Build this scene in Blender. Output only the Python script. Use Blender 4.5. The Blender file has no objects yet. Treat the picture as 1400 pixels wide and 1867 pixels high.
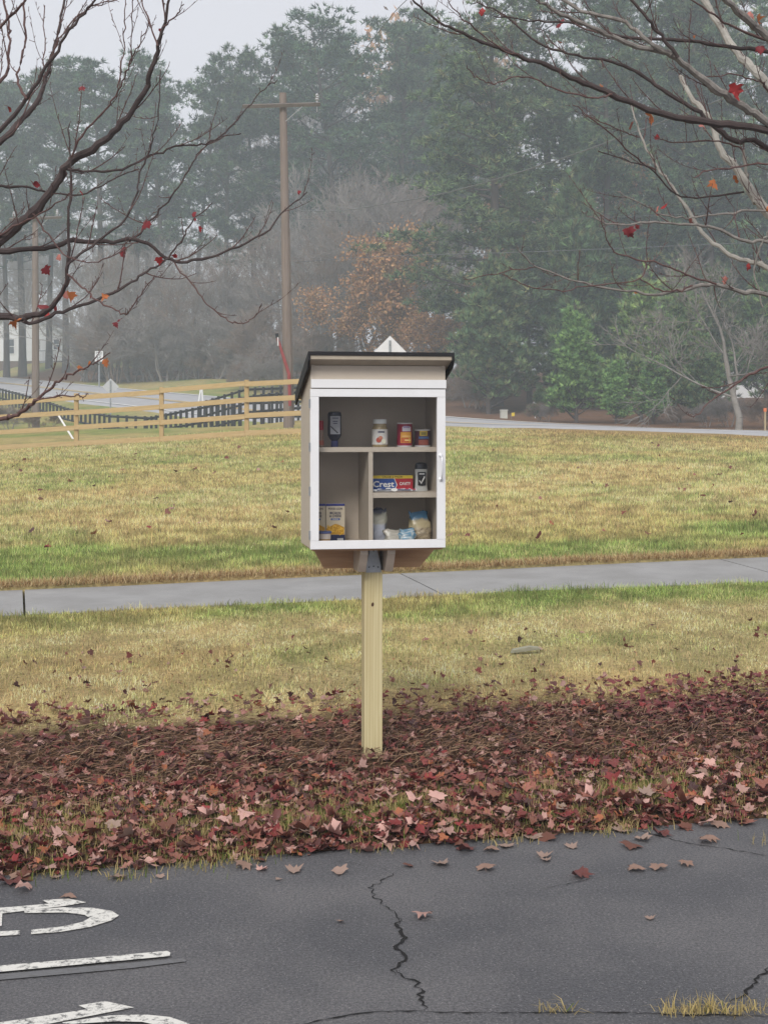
import bpy, bmesh, math, random
import numpy as np
from mathutils import Vector, Matrix
rng = np.random.default_rng(7); random.seed(7)
R = math.radians
scene = bpy.context.scene
COL = scene.collection

# ------------------------------------------------------------------ camera, sky, sun, exposure
F, HX, HY, EYE = 2600.0, 700.0, 780.0, 1.7          # focal length and principal row in photo pixels, eye height
cam_d = bpy.data.cameras.new('camera'); cam = bpy.data.objects.new('camera', cam_d); COL.objects.link(cam)
cam.location = (0, 0, EYE); cam.rotation_euler = (R(90), 0, 0)
cam_d.sensor_fit = 'VERTICAL'; cam_d.sensor_height = 24.0
cam_d.lens = 24.0 * F / 1867.0
cam_d.shift_y = -(933.5 - HY) / 1867.0
cam_d.clip_start = 0.05; cam_d.clip_end = 2000
scene.camera = cam

SUN_EL, SUN_AZ = 42, 195        # degrees; azimuth clockwise from +Y (the sun stands behind the camera)
world = bpy.data.worlds.new('World'); scene.world = world; world.use_nodes = True
wn = world.node_tree.nodes; wl = world.node_tree.links; wn.clear()
wo = wn.new('ShaderNodeOutputWorld'); wb = wn.new('ShaderNodeBackground'); sky = wn.new('ShaderNodeTexSky')
sky.sky_type = 'NISHITA'; sky.sun_disc = False; sky.sun_elevation = R(SUN_EL); sky.sun_rotation = R(SUN_AZ)
sky.air_density = 1.0; sky.dust_density = 3.0
hs = wn.new('ShaderNodeHueSaturation'); hs.inputs['Saturation'].default_value = 0.25
mx = wn.new('ShaderNodeMix'); mx.data_type = 'RGBA'; mx.inputs[0].default_value = 0.88
mx.inputs[7].default_value = (3.75, 3.7, 3.98, 1)
wl.new(sky.outputs[0], hs.inputs['Color']); wl.new(hs.outputs[0], mx.inputs[6]); wl.new(mx.outputs[2], wb.inputs[0])
wb.inputs[1].default_value = 0.1; wl.new(wb.outputs[0], wo.inputs[0])
sun_d = bpy.data.lights.new('sun', 'SUN'); sun = bpy.data.objects.new('sun', sun_d); COL.objects.link(sun)
sun_d.energy = 1.5; sun_d.angle = R(25); sun_d.color = (1, 0.96, 0.90)
sdir = Vector((math.sin(R(SUN_AZ)) * math.cos(R(SUN_EL)), math.cos(R(SUN_AZ)) * math.cos(R(SUN_EL)), math.sin(R(SUN_EL))))
sun.rotation_euler = sdir.to_track_quat('Z', 'Y').to_euler(); sun.location = (0, -5, 20)
vs = scene.view_settings
vs.view_transform = 'Standard'; vs.look = 'None'; vs.gamma = 1; vs.use_curve_mapping = False; vs.exposure = 1.08
cy = scene.cycles
cy.use_denoising = True
cy.max_bounces = 8; cy.diffuse_bounces = 4; cy.glossy_bounces = 2; cy.transmission_bounces = 4
cy.transparent_max_bounces = 8; cy.volume_bounces = 3
cy.volume_step_rate = 4.0; cy.use_fast_gi = False

# ------------------------------------------------------------------ helpers
def P(px, py, Y):
    """photo pixel + distance -> point"""
    return Vector(((px - HX) / F * Y, Y, EYE - (py - HY) / F * Y))

def new_mat(name):
    m = bpy.data.materials.new(name); m.use_nodes = True
    nt = m.node_tree; b = nt.nodes['Principled BSDF']
    return m, nt, b

def mat(name, c, rough=0.7, var=0.0, scale=8.0, c2=None, bump=0.0, bscale=60.0, metal=0.0, stretch=None, spec=0.3, coord='Object'):
    """plain procedural material: colour varied by noise between c and c2, with fine bump"""
    m, nt, b = new_mat(name); N = nt.nodes; L = nt.links
    b.inputs['Roughness'].default_value = rough; b.inputs['Metallic'].default_value = metal
    b.inputs['Specular IOR Level'].default_value = spec
    tc = N.new('ShaderNodeTexCoord'); mp = N.new('ShaderNodeMapping')
    L.new(tc.outputs[coord], mp.inputs[0])
    if stretch: mp.inputs['Scale'].default_value = stretch
    if c2 is None:
        c2 = tuple(x * (1 - var) for x in c)
    nz = N.new('ShaderNodeTexNoise'); nz.inputs['Scale'].default_value = scale; nz.inputs['Detail'].default_value = 6; nz.inputs['Roughness'].default_value = 0.65
    L.new(mp.outputs[0], nz.inputs['Vector'])
    cr = N.new('ShaderNodeValToRGB'); cr.color_ramp.elements[0].position = 0.3; cr.color_ramp.elements[1].position = 0.7
    cr.color_ramp.elements[0].color = (*c2, 1); cr.color_ramp.elements[1].color = (*c, 1)
    L.new(nz.outputs[0], cr.inputs[0]); L.new(cr.outputs[0], b.inputs['Base Color'])
    if bump:
        n2 = N.new('ShaderNodeTexNoise'); n2.inputs['Scale'].default_value = bscale; n2.inputs['Detail'].default_value = 4
        L.new(mp.outputs[0], n2.inputs['Vector'])
        bp = N.new('ShaderNodeBump'); bp.inputs['Strength'].default_value = bump; bp.inputs['Distance'].default_value = 0.01
        L.new(n2.outputs[0], bp.inputs['Height']); L.new(bp.outputs[0], b.inputs['Normal'])
    return m

def attr_mat(name, rough=0.75, spec=0.2, trans=0.0, vary=0.0):
    m, nt, b = new_mat(name); N = nt.nodes; L = nt.links
    a = N.new('ShaderNodeAttribute'); a.attribute_name = 'col'
    if vary:
        oi = N.new('ShaderNodeObjectInfo'); h = N.new('ShaderNodeHueSaturation'); mr = N.new('ShaderNodeMapRange'); mr.inputs[3].default_value = 1 - vary; mr.inputs[4].default_value = 1 + vary
        L.new(oi.outputs['Random'], mr.inputs[0]); L.new(mr.outputs[0], h.inputs['Value']); L.new(a.outputs['Color'], h.inputs['Color'])
        m2 = N.new('ShaderNodeMapRange'); m2.inputs[3].default_value = .485; m2.inputs[4].default_value = .515; ml = N.new('ShaderNodeMath'); ml.operation = 'MULTIPLY'; ml.inputs[1].default_value = 7.31; fr = N.new('ShaderNodeMath'); fr.operation = 'FRACT'
        L.new(oi.outputs['Random'], ml.inputs[0]); L.new(ml.outputs[0], fr.inputs[0]); L.new(fr.outputs[0], m2.inputs[0]); L.new(m2.outputs[0], h.inputs['Hue']); a = h
    L.new(a.outputs['Color'], b.inputs['Base Color'])
    b.inputs['Roughness'].default_value = rough; b.inputs['Specular IOR Level'].default_value = spec
    if trans:
        t = N.new('ShaderNodeBsdfTranslucent'); L.new(a.outputs['Color'], t.inputs[0])
        mxs = N.new('ShaderNodeMixShader'); mxs.inputs[0].default_value = trans
        L.new(b.outputs[0], mxs.inputs[1]); L.new(t.outputs[0], mxs.inputs[2])
        L.new(mxs.outputs[0], nt.nodes['Material Output'].inputs[0])
    return m

def np_mesh(name, verts, faces, cols=None, smooth=False):
    """verts (n,3), faces (m,3|4) arrays, cols (n,3) per vertex"""
    verts = np.asarray(verts, np.float32); faces = np.asarray(faces, np.int32)
    k = faces.shape[1]; me = bpy.data.meshes.new(name)
    me.vertices.add(len(verts)); me.vertices.foreach_set('co', verts.ravel())
    me.loops.add(faces.size); me.loops.foreach_set('vertex_index', faces.ravel())
    me.polygons.add(len(faces)); me.polygons.foreach_set('loop_start', np.arange(0, faces.size, k, dtype=np.int32))
    if smooth: me.polygons.foreach_set('use_smooth', np.ones(len(faces), bool))
    me.update(calc_edges=True)
    if cols is not None:
        ca = me.color_attributes.new('col', 'FLOAT_COLOR', 'POINT')
        c4 = np.ones((len(verts), 4), np.float32); c4[:, :3] = cols
        ca.data.foreach_set('color', c4.ravel())
    return me

def link(name, me, material=None, parent=None, loc=None, rot=None):
    if material is not None and not me.materials: me.materials.append(material)
    o = bpy.data.objects.new(name, me); COL.objects.link(o)
    if parent is not None: o.parent = parent
    if loc is not None: o.location = loc
    if rot is not None: o.rotation_euler = rot
    return o

def tag(o, label=None, cat=None, group=None, kind=None):
    if label: o['label'] = label
    if cat: o['category'] = cat
    if group: o['group'] = group
    if kind: o['kind'] = kind
    return o

def empty(name, loc, rz=0.0):
    o = bpy.data.objects.new(name, None); COL.objects.link(o); o.location = loc; o.rotation_euler = (0, 0, rz); o.empty_display_size = 0.1
    return o

class MB:
    """collects simple solids into one mesh"""
    def __init__(s): s.v = []; s.f = []
    def add(s, vs_, fs_):
        n = len(s.v); s.v += [tuple(v) for v in vs_]; s.f += [tuple(i + n for i in f) for f in fs_]; return s
    def box(s, x0, x1, y0, y1, z0, z1, M=None):
        vs_ = [Vector((x, y, z)) for z in (z0, z1) for y in (y0, y1) for x in (x0, x1)]
        if M is not None: vs_ = [M @ v for v in vs_]
        return s.add(vs_, [(0, 2, 3, 1), (4, 5, 7, 6), (0, 1, 5, 4), (2, 6, 7, 3), (0, 4, 6, 2), (1, 3, 7, 5)])
    def prism(s, poly, a0, a1, axis='x'):
        """poly in the plane across axis, extruded a0..a1"""
        def mk(p, a): return {'x': (a, p[0], p[1]), 'y': (p[0], a, p[1]), 'z': (p[0], p[1], a)}[axis]
        n = len(poly); vs_ = [mk(p, a0) for p in poly] + [mk(p, a1) for p in poly]
        fs_ = [tuple(range(n))[::-1], tuple(range(n, 2 * n))] + [(i, (i + 1) % n, n + (i + 1) % n, n + i) for i in range(n)]
        return s.add(vs_, fs_)
    def lathe(s, prof, c=(0, 0, 0), n=20, sx=1.0, sy=1.0):
        """prof: (radius, z) from bottom to top"""
        vs_ = []; fs_ = []
        for (r, z) in prof:
            for i in range(n):
                a = 2 * math.pi * i / n; vs_.append((c[0] + r * sx * math.cos(a), c[1] + r * sy * math.sin(a), c[2] + z))
        for j in range(len(prof) - 1):
            for i in range(n):
                k = (i + 1) % n; fs_.append((j * n + i, j * n + k, (j + 1) * n + k, (j + 1) * n + i))
        fs_.append(tuple(range(n))[::-1]); fs_.append(tuple(range((len(prof) - 1) * n, len(prof) * n)))
        return s.add(vs_, fs_)
    def tube(s, pts, rad, n=6):
        pts = [Vector(p) for p in pts]
        if not hasattr(rad, '__len__'): rad = [rad] * len(pts)
        vs_ = []; fs_ = []; up = Vector((0.13, 0.31, 0.94))
        for i, p in enumerate(pts):
            t = (pts[min(i + 1, len(pts) - 1)] - pts[max(i - 1, 0)]).normalized()
            a = t.cross(up)
            if a.length < 0.05: a = t.cross(Vector((1, 0, 0)))
            a.normalize(); b = t.cross(a)
            for k in range(n):
                w = 2 * math.pi * k / n; vs_.append(p + (a * math.cos(w) + b * math.sin(w)) * rad[i])
        for j in range(len(pts) - 1):
            for i in range(n):
                k = (i + 1) % n; fs_.append((j * n + i, j * n + k, (j + 1) * n + k, (j + 1) * n + i))
        fs_.append(tuple(range(n))[::-1]); fs_.append(tuple(range((len(pts) - 1) * n, len(pts) * n)))
        return s.add(vs_, fs_)
    def mesh(s, name, bevel=0.0, smooth=False):
        me = bpy.data.meshes.new(name); me.from_pydata(s.v, [], s.f); me.update()
        bm = bmesh.new(); bm.from_mesh(me); bmesh.ops.recalc_face_normals(bm, faces=bm.faces)
        if bevel: bmesh.ops.bevel(bm, geom=list(bm.edges), offset=bevel, segments=2, affect='EDGES', profile=0.7)
        if smooth:
            for f in bm.faces: f.smooth = True
            for e in bm.edges:
                if len(e.link_faces) == 2 and e.calc_face_angle(0) > R(40): e.smooth = False
        bm.to_mesh(me); bm.free(); return me
    def build(s, name, material, parent=None, bevel=0.0, smooth=False, **kw):
        return link(name, s.mesh(name, bevel, smooth), material, parent, **kw)

def catmull(pts, per=6):
    """smooth polyline through pts (any dimension)"""
    A = np.array(pts, float); n = len(A); out = []
    for i in range(n - 1):
        p0 = A[max(i - 1, 0)]; p1 = A[i]; p2 = A[i + 1]; p3 = A[min(i + 2, n - 1)]
        for k in range(per):
            t = k / per
            out.append(0.5 * ((2 * p1) + (-p0 + p2) * t + (2 * p0 - 5 * p1 + 4 * p2 - p3) * t * t + (-p0 + 3 * p1 - 3 * p2 + p3) * t ** 3))
    out.append(A[-1]); return np.array(out)

def vnoise(x, y, seed=0):
    """smooth value noise, vectorised, 0..1"""
    x = np.asarray(x, float); y = np.asarray(y, float)
    xi = np.floor(x).astype(np.int64); yi = np.floor(y).astype(np.int64); fx = x - xi; fy = y - yi
    def h(a, b):
        n = (a * 374761393 + b * 668265263 + seed * 974634777) & 0xFFFFFFFF
        n = ((n ^ (n >> 13)) * 1274126177) & 0xFFFFFFFF
        return ((n ^ (n >> 16)) & 0xFFFF) / 65535.0
    fx = fx * fx * (3 - 2 * fx); fy = fy * fy * (3 - 2 * fy)
    return (h(xi, yi) * (1 - fx) + h(xi + 1, yi) * fx) * (1 - fy) + (h(xi, yi + 1) * (1 - fx) + h(xi + 1, yi + 1) * fx) * fy
def fbm(x, y, seed=0, o=4):
    s = 0; a = 0.5; t = 0
    for i in range(o):
        s = s + a * vnoise(np.asarray(x) * 2 ** i, np.asarray(y) * 2 ** i, seed + i); t += a; a *= 0.5
    return s / t

# ------------------------------------------------------------------ terrain
PHI = R(14.5); CF, SF = math.cos(PHI), math.sin(PHI)
def uv(x, y): return x * CF + y * SF, -x * SF + y * CF
def xy(u, v): return u * CF - v * SF, u * SF + v * CF
V_LOT, V_W0, V_W1 = 5.63, 11.08, 12.44          # lot edge, pavement near and far edge (distance across the street line)
ctrl = []
def cp(px, py, Y): p = P(px, py, Y); ctrl.append((p.x, p.y, p.z))
for u in (-14, -6, -2, 1, 4, 8, 16):
    for v, h in ((-6, 0), (2, 0), (5.6, .015), (6.72, .105), (7.6, .15), (9.4, .225 + .008 * u), (11.1, .302 + .0165 * u), (12.5, .325 + .0165 * u)):
        x, y = xy(u, v); ctrl.append((x, y, h))
for a in ((450, 797, 39), (295, 807, 40.2), (140, 815, 41.5), (-15, 822, 42.8), (605, 789, 37.8),
          (1400, 796, 46), (1400, 784, 53), (850, 782, 60), (850, 775, 68), (1100, 787, 53), (527, 780, 45),
          (420, 779, 52), (200, 781, 52), (0, 783, 52), (545, 765, 53), (202, 768, 72), (275, 757, 80), (345, 742, 87.6), (0, 703, 131.4), (181, 742, 85),
          (181, 713, 111), (181, 704, 113), (300, 692, 112), (100, 676, 138), (40, 669, 143), (50, 657, 158), (-100, 655, 165), (110, 662, 158), (450, 695, 105),
          (840, 745, 85), (840, 770, 72), (1050, 770, 72), (1300, 776, 60), (1400, 777, 60), (1600, 775, 60), (60, 776, 65)): cp(*a)
ctrl += [(-9.2, 60, 1.0), (-13, 62, 1.05), (-5.6, 57.5, 1.5), (0, 95, 3.6), (20, 100, 4), (9, 110, 4.6), (-60, 200, 12), (0, 200, 10), (60, 200, 9), (0, 300, 12), (-200, 300, 12), (200, 300, 12),
         (-100, 60, 3), (60, 50, 1.6), (100, 100, 4), (-100, 120, 6), (-40, 40, .6), (40, 30, .9), (-60, 0, 0), (60, 0, 0), (0, -30, 0), (-200, -100, 0), (200, -100, 0), (-400, 500, 14), (400, 500, 14), (-300, 100, 4), (300, 100, 4)]
ctrl = np.array(ctrl)
def _tps(points):
    n = len(points); X = points[:, :2]
    D = np.linalg.norm(X[:, None] - X[None], axis=2) + 0.4 * np.eye(n) * -1
    A = np.zeros((n + 3, n + 3)); A[:n, :n] = D; A[:n, n] = 1; A[:n, n + 1:] = X; A[n, :n] = 1; A[n + 1:, :n] = X.T
    return np.linalg.solve(A, np.r_[points[:, 2], 0, 0, 0])
_w = _tps(ctrl)
def rbf_h(x, y):
    x = np.atleast_1d(np.asarray(x, float)); y = np.atleast_1d(np.asarray(y, float)); out = np.empty(len(x))
    for i in range(0, len(x), 40000):
        s = slice(i, i + 40000)
        d = np.sqrt((x[s, None] - ctrl[None, :, 0]) ** 2 + (y[s, None] - ctrl[None, :, 1]) ** 2)
        out[s] = d @ _w[:-3] + _w[-3] + _w[-2] * x[s] + _w[-1] * y[s]
    return out
RC = catmull([(42, -6), (26, 26), (17.5, 42), (13.4, 49.5), (8.6, 57), (3.6, 64.5), (-1.0, 71), (-6.5, 79), (-12, 87.6), (-23, 108), (-35.4, 131.4), (-50, 160), (-70, 200)], 10)
RZ = rbf_h(RC[:, 0], RC[:, 1]); RZ = np.interp(np.arange(len(RC)), [0, 20, 30, 50, 70, 80, 90, 100, 110, 120], [.8, 1.25, 1.5, 1.78, 2.45, 3.05, 4.3, 5.75, 7.2, 9.5])
for _ in range(30): RZ[1:-1] = .25 * RZ[:-2] + .5 * RZ[1:-1] + .25 * RZ[2:]
_T = np.gradient(RC, axis=0); _T /= np.linalg.norm(_T, axis=1)[:, None]; RN = np.stack([-_T[:, 1], _T[:, 0]], 1); RTILT = np.interp(np.arange(len(RC)), [0, 40, 70, 110, 120], [-.012, -.012, .10, .10, .05])
def base_h(x, y):
    x = np.atleast_1d(np.asarray(x, float)); y = np.atleast_1d(np.asarray(y, float)); h = rbf_h(x, y)
    for i in range(0, len(x), 60000):
        s = slice(i, i + 60000); far = y[s] > 20
        if not far.any(): continue
        xx, yy = x[s][far], y[s][far]
        d = np.hypot(xx[:, None] - RC[None, :, 0], yy[:, None] - RC[None, :, 1]); k = d.argmin(1); dm = d[np.arange(len(k)), k]
        w = 1 / (d + 1e-3) ** 6; rz = (w * RZ[None]).sum(1) / w.sum(1); off = (xx - RC[k, 0]) * RN[k, 0] + (yy - RC[k, 1]) * RN[k, 1]; rz = rz - RTILT[k] * np.clip(off, -5, 5)
        t = np.clip((dm - 4.2) / 7.0, 0, 1); t = t * t * (3 - 2 * t); hh = h[s]; hh[far] = hh[far] * t + rz * (1 - t); h[s] = hh
    return h
def sst(a, b, x): t = np.clip((x - a) / (b - a), 0, 1); return t * t * (3 - 2 * t)
def lot_edge(u): return V_LOT + 0.05 * (vnoise(np.asarray(u) * 0.9, np.zeros_like(u, dtype=float), 3) - 0.5)
def ground_h(x, y):
    """height of the earth sheet, with the lot and pavement cut in"""
    x = np.atleast_1d(np.asarray(x, float)); y = np.atleast_1d(np.asarray(y, float))
    h = base_h(x, y); u, v = uv(x, y)
    h = h * sst(4.9, 6.6, v) + 0.03 * sst(V_LOT - .02, V_LOT + .1, v) * (1 - sst(6, 7, v))
    h = h - 0.25 * (1 - sst(V_LOT - 0.12, V_LOT - 0.02, v))
    inside = sst(V_W0 - .03, V_W0 + .03, v) * (1 - sst(V_W1 - .03, V_W1 + .03, v))
    h = h - 0.11 * inside + 0.035 * sst(V_W1 - .03, V_W1 + .05, v) * (1 - sst(16, 22, v))
    bump = (fbm(x * .35, y * .35, 11, 3) - .5) * 0.10 * sst(13.5, 18, v)
    return h + bump + (fbm(x * 1.3, y * 1.3, 5, 2) - .5) * 0.02 * sst(6.0, 7.0, v) * (1 - inside)
def gh(x, y): return float(ground_h([x], [y])[0])
def ground_at(px, Y):
    x = (px - HX) / F * Y; return Vector((x, Y, gh(x, Y)))

# colour of the sward: straw and green, by place
STRAW = np.array((.80, .63, .35)); GREEN = np.array((.28, .36, .11)); TAN2 = np.array((.64, .46, .23)); RUST = np.array((.34, .19, .08)); DUFF = np.array((.11, .065, .04))
def green_mask(x, y):
    u, v = uv(x, y)
    g = 0.04 + 0.42 * fbm(u * .55, v * 1.1, 21, 4) + .22 * sst(.5, .7, fbm(u * 1.7, v * 2.2, 23, 3)) + .10 * sst(13, 15, v)
    g = g + 0.75 * sst(9.9, 10.7, v + 0.9 * (fbm(u * 1.1, v * 0, 31, 3) - .5)) * (1 - sst(11.1, 11.3, v))
    g = g + 0.68 * sst(12.5, 12.7, v) * (1 - sst(13.8, 18.5, v + 4.0 * (fbm(u * .22, v * .3, 33, 3) - .5)))
    g = g + 0.30 * sst(.52, .68, fbm(u * .10 + 9, v * .28, 41, 3)) * sst(13, 16, v)
    g = g + 0.25 * sst(40, 44, y) * (x < 0)
    return np.clip(g, 0, 1)
def sward_colour(x, y, jit=None):
    g = green_mask(x, y)
    if jit is not None: g = np.clip(g + jit, 0, 1)
    c = STRAW[None] * (1 - g[:, None]) + GREEN[None] * g[:, None]
    t = fbm(np.asarray(x) * .5, np.asarray(y) * .5, 51, 3)[:, None]
    c = c * (1 - .5 * sst(.45, .65, t)) + TAN2[None] * .5 * sst(.45, .65, t)
    rr = (sst(30, 42, y) * sst(2, 6, x))[:, None] * .55
    return c * (1 - rr) + RUST[None] * rr

def ground_sheet():
    vv = np.r_[np.arange(-40, 4, 4.0), np.arange(4, 5.4, .2), np.arange(5.4, 5.8, .03), np.arange(5.8, 11.0, .08), np.arange(11.0, 11.16, .02), np.arange(11.2, 12.38, .2), np.arange(12.38, 12.52, .02), np.arange(12.55, 16, .12)]
    t = vv[-1]; s = .14; far = []
    while t < 420: t += s; s = min(s * 1.035, 14); far.append(t)
    vv = np.r_[vv, far]
    uu = np.arange(-5, 12, .16); a = []; t = 12; s = .2
    while t < 400: t += s; s = min(s * 1.07, 16); a.append(t)
    b = []; t = -5; s = .2
    while t > -400: t -= s; s = min(s * 1.07, 16); b.append(t)
    uu = np.r_[b[::-1], uu, a]
    U, V = np.meshgrid(uu, vv); x, y = xy(U.ravel(), V.ravel())
    z = ground_h(x, y)
    n = len(uu); m = len(vv); i = np.arange(n * m).reshape(m, n)
    f = np.stack([i[:-1, :-1].ravel(), i[:-1, 1:].ravel(), i[1:, 1:].ravel(), i[1:, :-1].ravel()], 1)
    c = sward_colour(x, y) * .8
    v = V.ravel(); bed = ((1 - sst(7.35, 7.75, v + .5 * (fbm(x, y, 61, 3) - .5))) * sst(4, 5, v))[:, None]
    c = c * (1 - bed) + DUFF[None] * bed
    # leaf-brown woodland floor beyond the road and under the trees
    wd = sst(66, 76, y + x * .9 + 5 * (fbm(x * .08, y * .08, 71, 3) - .5)) * (1 - sst(2, -8, -x * 0 + x * 0)) if False else np.zeros(len(x))
    wood = sst(60, 66, y + 1.5 * x) * sst(-2, 3, x) * sst(0, 3, y - 66 + 1.1 * (x - 6)) + sst(112, 124, y + .25 * x)
    wood = np.clip(wood, 0, 1)[:, None]
    yard = ((y > 147) & (x < -22) & (x > -80))[:, None]
    c = np.where(yard, c, c * (1 - wood) + np.array((.19, .105, .065))[None] * wood)
    me = np_mesh('ground', np.stack([x, y, z], 1), f, c, True)
    return me
m_ground, nt, b = new_mat('earth and sward')
N, L = nt.nodes, nt.links
at = N.new('ShaderNodeAttribute'); at.attribute_name = 'col'
tc = N.new('ShaderNodeTexCoord'); n1 = N.new('ShaderNodeTexNoise'); n1.inputs['Scale'].default_value = 26; n1.inputs['Detail'].default_value = 8; n1.inputs['Roughness'].default_value = .75
L.new(tc.outputs['Object'], n1.inputs['Vector'])
n3 = N.new('ShaderNodeTexNoise'); n3.inputs['Scale'].default_value = 1.7; n3.inputs['Detail'].default_value = 5; L.new(tc.outputs['Object'], n3.inputs['Vector'])
rp = N.new('ShaderNodeValToRGB'); rp.color_ramp.elements[0].position = .32; rp.color_ramp.elements[1].position = .68
rp.color_ramp.elements[0].color = (.45, .45, .45, 1); rp.color_ramp.elements[1].color = (1.15, 1.12, 1.05, 1)
L.new(n1.outputs[0], rp.inputs[0])
rp2 = N.new('ShaderNodeValToRGB'); rp2.color_ramp.elements[0].position = .35; rp2.color_ramp.elements[1].position = .65
rp2.color_ramp.elements[0].color = (.8, .82, .8, 1); rp2.color_ramp.elements[1].color = (1.08, 1.05, 1.0, 1); L.new(n3.outputs[0], rp2.inputs[0])
mu = N.new('ShaderNodeMix'); mu.data_type = 'RGBA'; mu.blend_type = 'MULTIPLY'; mu.inputs[0].default_value = 1
mu2 = N.new('ShaderNodeMix'); mu2.data_type = 'RGBA'; mu2.blend_type = 'MULTIPLY'; mu2.inputs[0].default_value = 1
L.new(at.outputs['Color'], mu.inputs[6]); L.new(rp.outputs[0], mu.inputs[7]); L.new(mu.outputs[2], mu2.inputs[6]); L.new(rp2.outputs[0], mu2.inputs[7]); L.new(mu2.outputs[2], b.inputs['Base Color'])
b.inputs['Roughness'].default_value = .95; b.inputs['Specular IOR Level'].default_value = .05
bp = N.new('ShaderNodeBump'); bp.inputs['Strength'].default_value = .8; bp.inputs['Distance'].default_value = .03; L.new(n1.outputs[0], bp.inputs['Height']); L.new(bp.outputs[0], b.inputs['Normal'])
ground = tag(link('ground', ground_sheet(), m_ground), 'rising lawn and planting bed with straw coloured winter grass', 'ground', kind='structure')

# ------------------------------------------------------------------ parking lot
def asphalt_mat():
    m, nt, b = new_mat('asphalt'); N, L = nt.nodes, nt.links
    tc = N.new('ShaderNodeTexCoord')
    def noise(sc, det=6, ro=.6):
        n = N.new('ShaderNodeTexNoise'); n.inputs['Scale'].default_value = sc; n.inputs['Detail'].default_value = det; n.inputs['Roughness'].default_value = ro
        L.new(tc.outputs['Object'], n.inputs['Vector']); return n
    big, fine = noise(.9, 5, .6), noise(95, 6, .85)
    vo = N.new('ShaderNodeTexVoronoi'); vo.inputs['Scale'].default_value = 260; L.new(tc.outputs['Object'], vo.inputs['Vector'])
    r1 = N.new('ShaderNodeValToRGB'); e = r1.color_ramp.elements; e[0].position = .40; e[0].color = (.072, .073, .079, 1); e[1].position = .62; e[1].color = (.116, .114, .117, 1)
    L.new(big.outputs[0], r1.inputs[0])
    r2 = N.new('ShaderNodeValToRGB'); e = r2.color_ramp.elements; e[0].position = .42; e[0].color = (.55, .55, .57, 1); e[1].position = .58; e[1].color = (1.42, 1.40, 1.38, 1)
    L.new(fine.outputs[0], r2.inputs[0])
    mu = N.new('ShaderNodeMix'); mu.data_type = 'RGBA'; mu.blend_type = 'MULTIPLY'; mu.inputs[0].default_value = 1
    L.new(r1.outputs[0], mu.inputs[6]); L.new(r2.outputs[0], mu.inputs[7])
    # sparse pale aggregate
    r3 = N.new('ShaderNodeValToRGB'); e = r3.color_ramp.elements; e[0].position = .955; e[0].color = (0, 0, 0, 1); e[1].position = .975; e[1].color = (1, 1, 1, 1)
    sp = N.new('ShaderNodeSeparateColor'); L.new(vo.outputs['Color'], sp.inputs[0]); L.new(sp.outputs[0], r3.inputs[0])
    m3 = N.new('ShaderNodeMix'); m3.data_type = 'RGBA'; L.new(r3.outputs[0], m3.inputs[0]); L.new(mu.outputs[2], m3.inputs[6]); m3.inputs[7].default_value = (.19, .185, .185, 1)
    L.new(m3.outputs[2], b.inputs['Base Color'])
    b.inputs['Roughness'].default_value = .62; b.inputs['Specular IOR Level'].default_value = .35
    bp = N.new('ShaderNodeBump'); bp.inputs['Strength'].default_value = .55; bp.inputs['Distance'].default_value = .006
    L.new(fine.outputs[0], bp.inputs['Height']); L.new(bp.outputs[0], b.inputs['Normal'])
    return m
M_asphalt = asphalt_mat()
us = np.r_[np.arange(-40, -6, 4), np.arange(-6, 10, .15), np.arange(10, 41, 4)]
ev = lot_edge(us); vs_, fs_ = [], []
rows = (-30, -5, 3, 5.0)
for k, u in enumerate(us):
    for v in rows: vs_.append((*xy(u, v), 0))
    vs_.append((*xy(u, ev[k]), 0)); vs_.append((*xy(u, ev[k] + .015), -.03)); vs_.append((*xy(u, ev[k] + .01), -.2))
q = len(rows) + 3
for k in range(len(us) - 1):
    for j in range(q - 1): fs_.append((k * q + j, (k + 1) * q + j, (k + 1) * q + j + 1, k * q + j + 1))
me = bpy.data.meshes.new('parking_lot'); me.from_pydata(vs_, [], fs_); me.update()
lot = tag(link('parking_lot', me, M_asphalt), 'weathered grey asphalt parking lot with white paint and cracks', 'parking lot', kind='structure')

def G0(px, py, z=0.0):
    Y = F * (EYE - z) / (py - HY); return ((px - HX) / F * Y, Y, z)
def worn_paint(name, c, thr):
    m, nt, b = new_mat(name); N, L = nt.nodes, nt.links
    tc = N.new('ShaderNodeTexCoord'); n = N.new('ShaderNodeTexNoise'); n.inputs['Scale'].default_value = 38; n.inputs['Detail'].default_value = 9; n.inputs['Roughness'].default_value = .75
    L.new(tc.outputs['Object'], n.inputs['Vector'])
    r = N.new('ShaderNodeValToRGB'); e = r.color_ramp.elements; e[0].position = thr; e[0].color = (.1, .1, .1, 1); e[1].position = thr + .1; e[1].color = (*c, 1)
    L.new(n.outputs[0], r.inputs[0]); L.new(r.outputs[0], b.inputs['Base Color']); b.inputs['Roughness'].default_value = .8
    return m
M_paint = worn_paint('worn white road paint', (.60, .59, .55), .40)
M_faded = worn_paint('faded grey paint', (.125, .125, .13), .40)
def sheet(name, pts, material, z, parent):
    co = [G0(x, y, z) for x, y in pts]
    bm = bmesh.new(); vv = [bm.verts.new(c) for c in co]; f = bm.faces.new(vv)
    if f.normal.z < 0: bmesh.ops.reverse_faces(bm, faces=[f])
    bm.normal_update()
    for f in bm.faces:
        if f.normal.z < 0: f.normal_flip()
    bmesh.ops.triangulate(bm, faces=bm.faces[:]); me = bpy.data.meshes.new(name); bm.to_mesh(me); bm.free()
    return link(name, me, material, parent)
def zz(pts): return [(x / 2, 1480 + y / 2) for x, y in pts]
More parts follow.
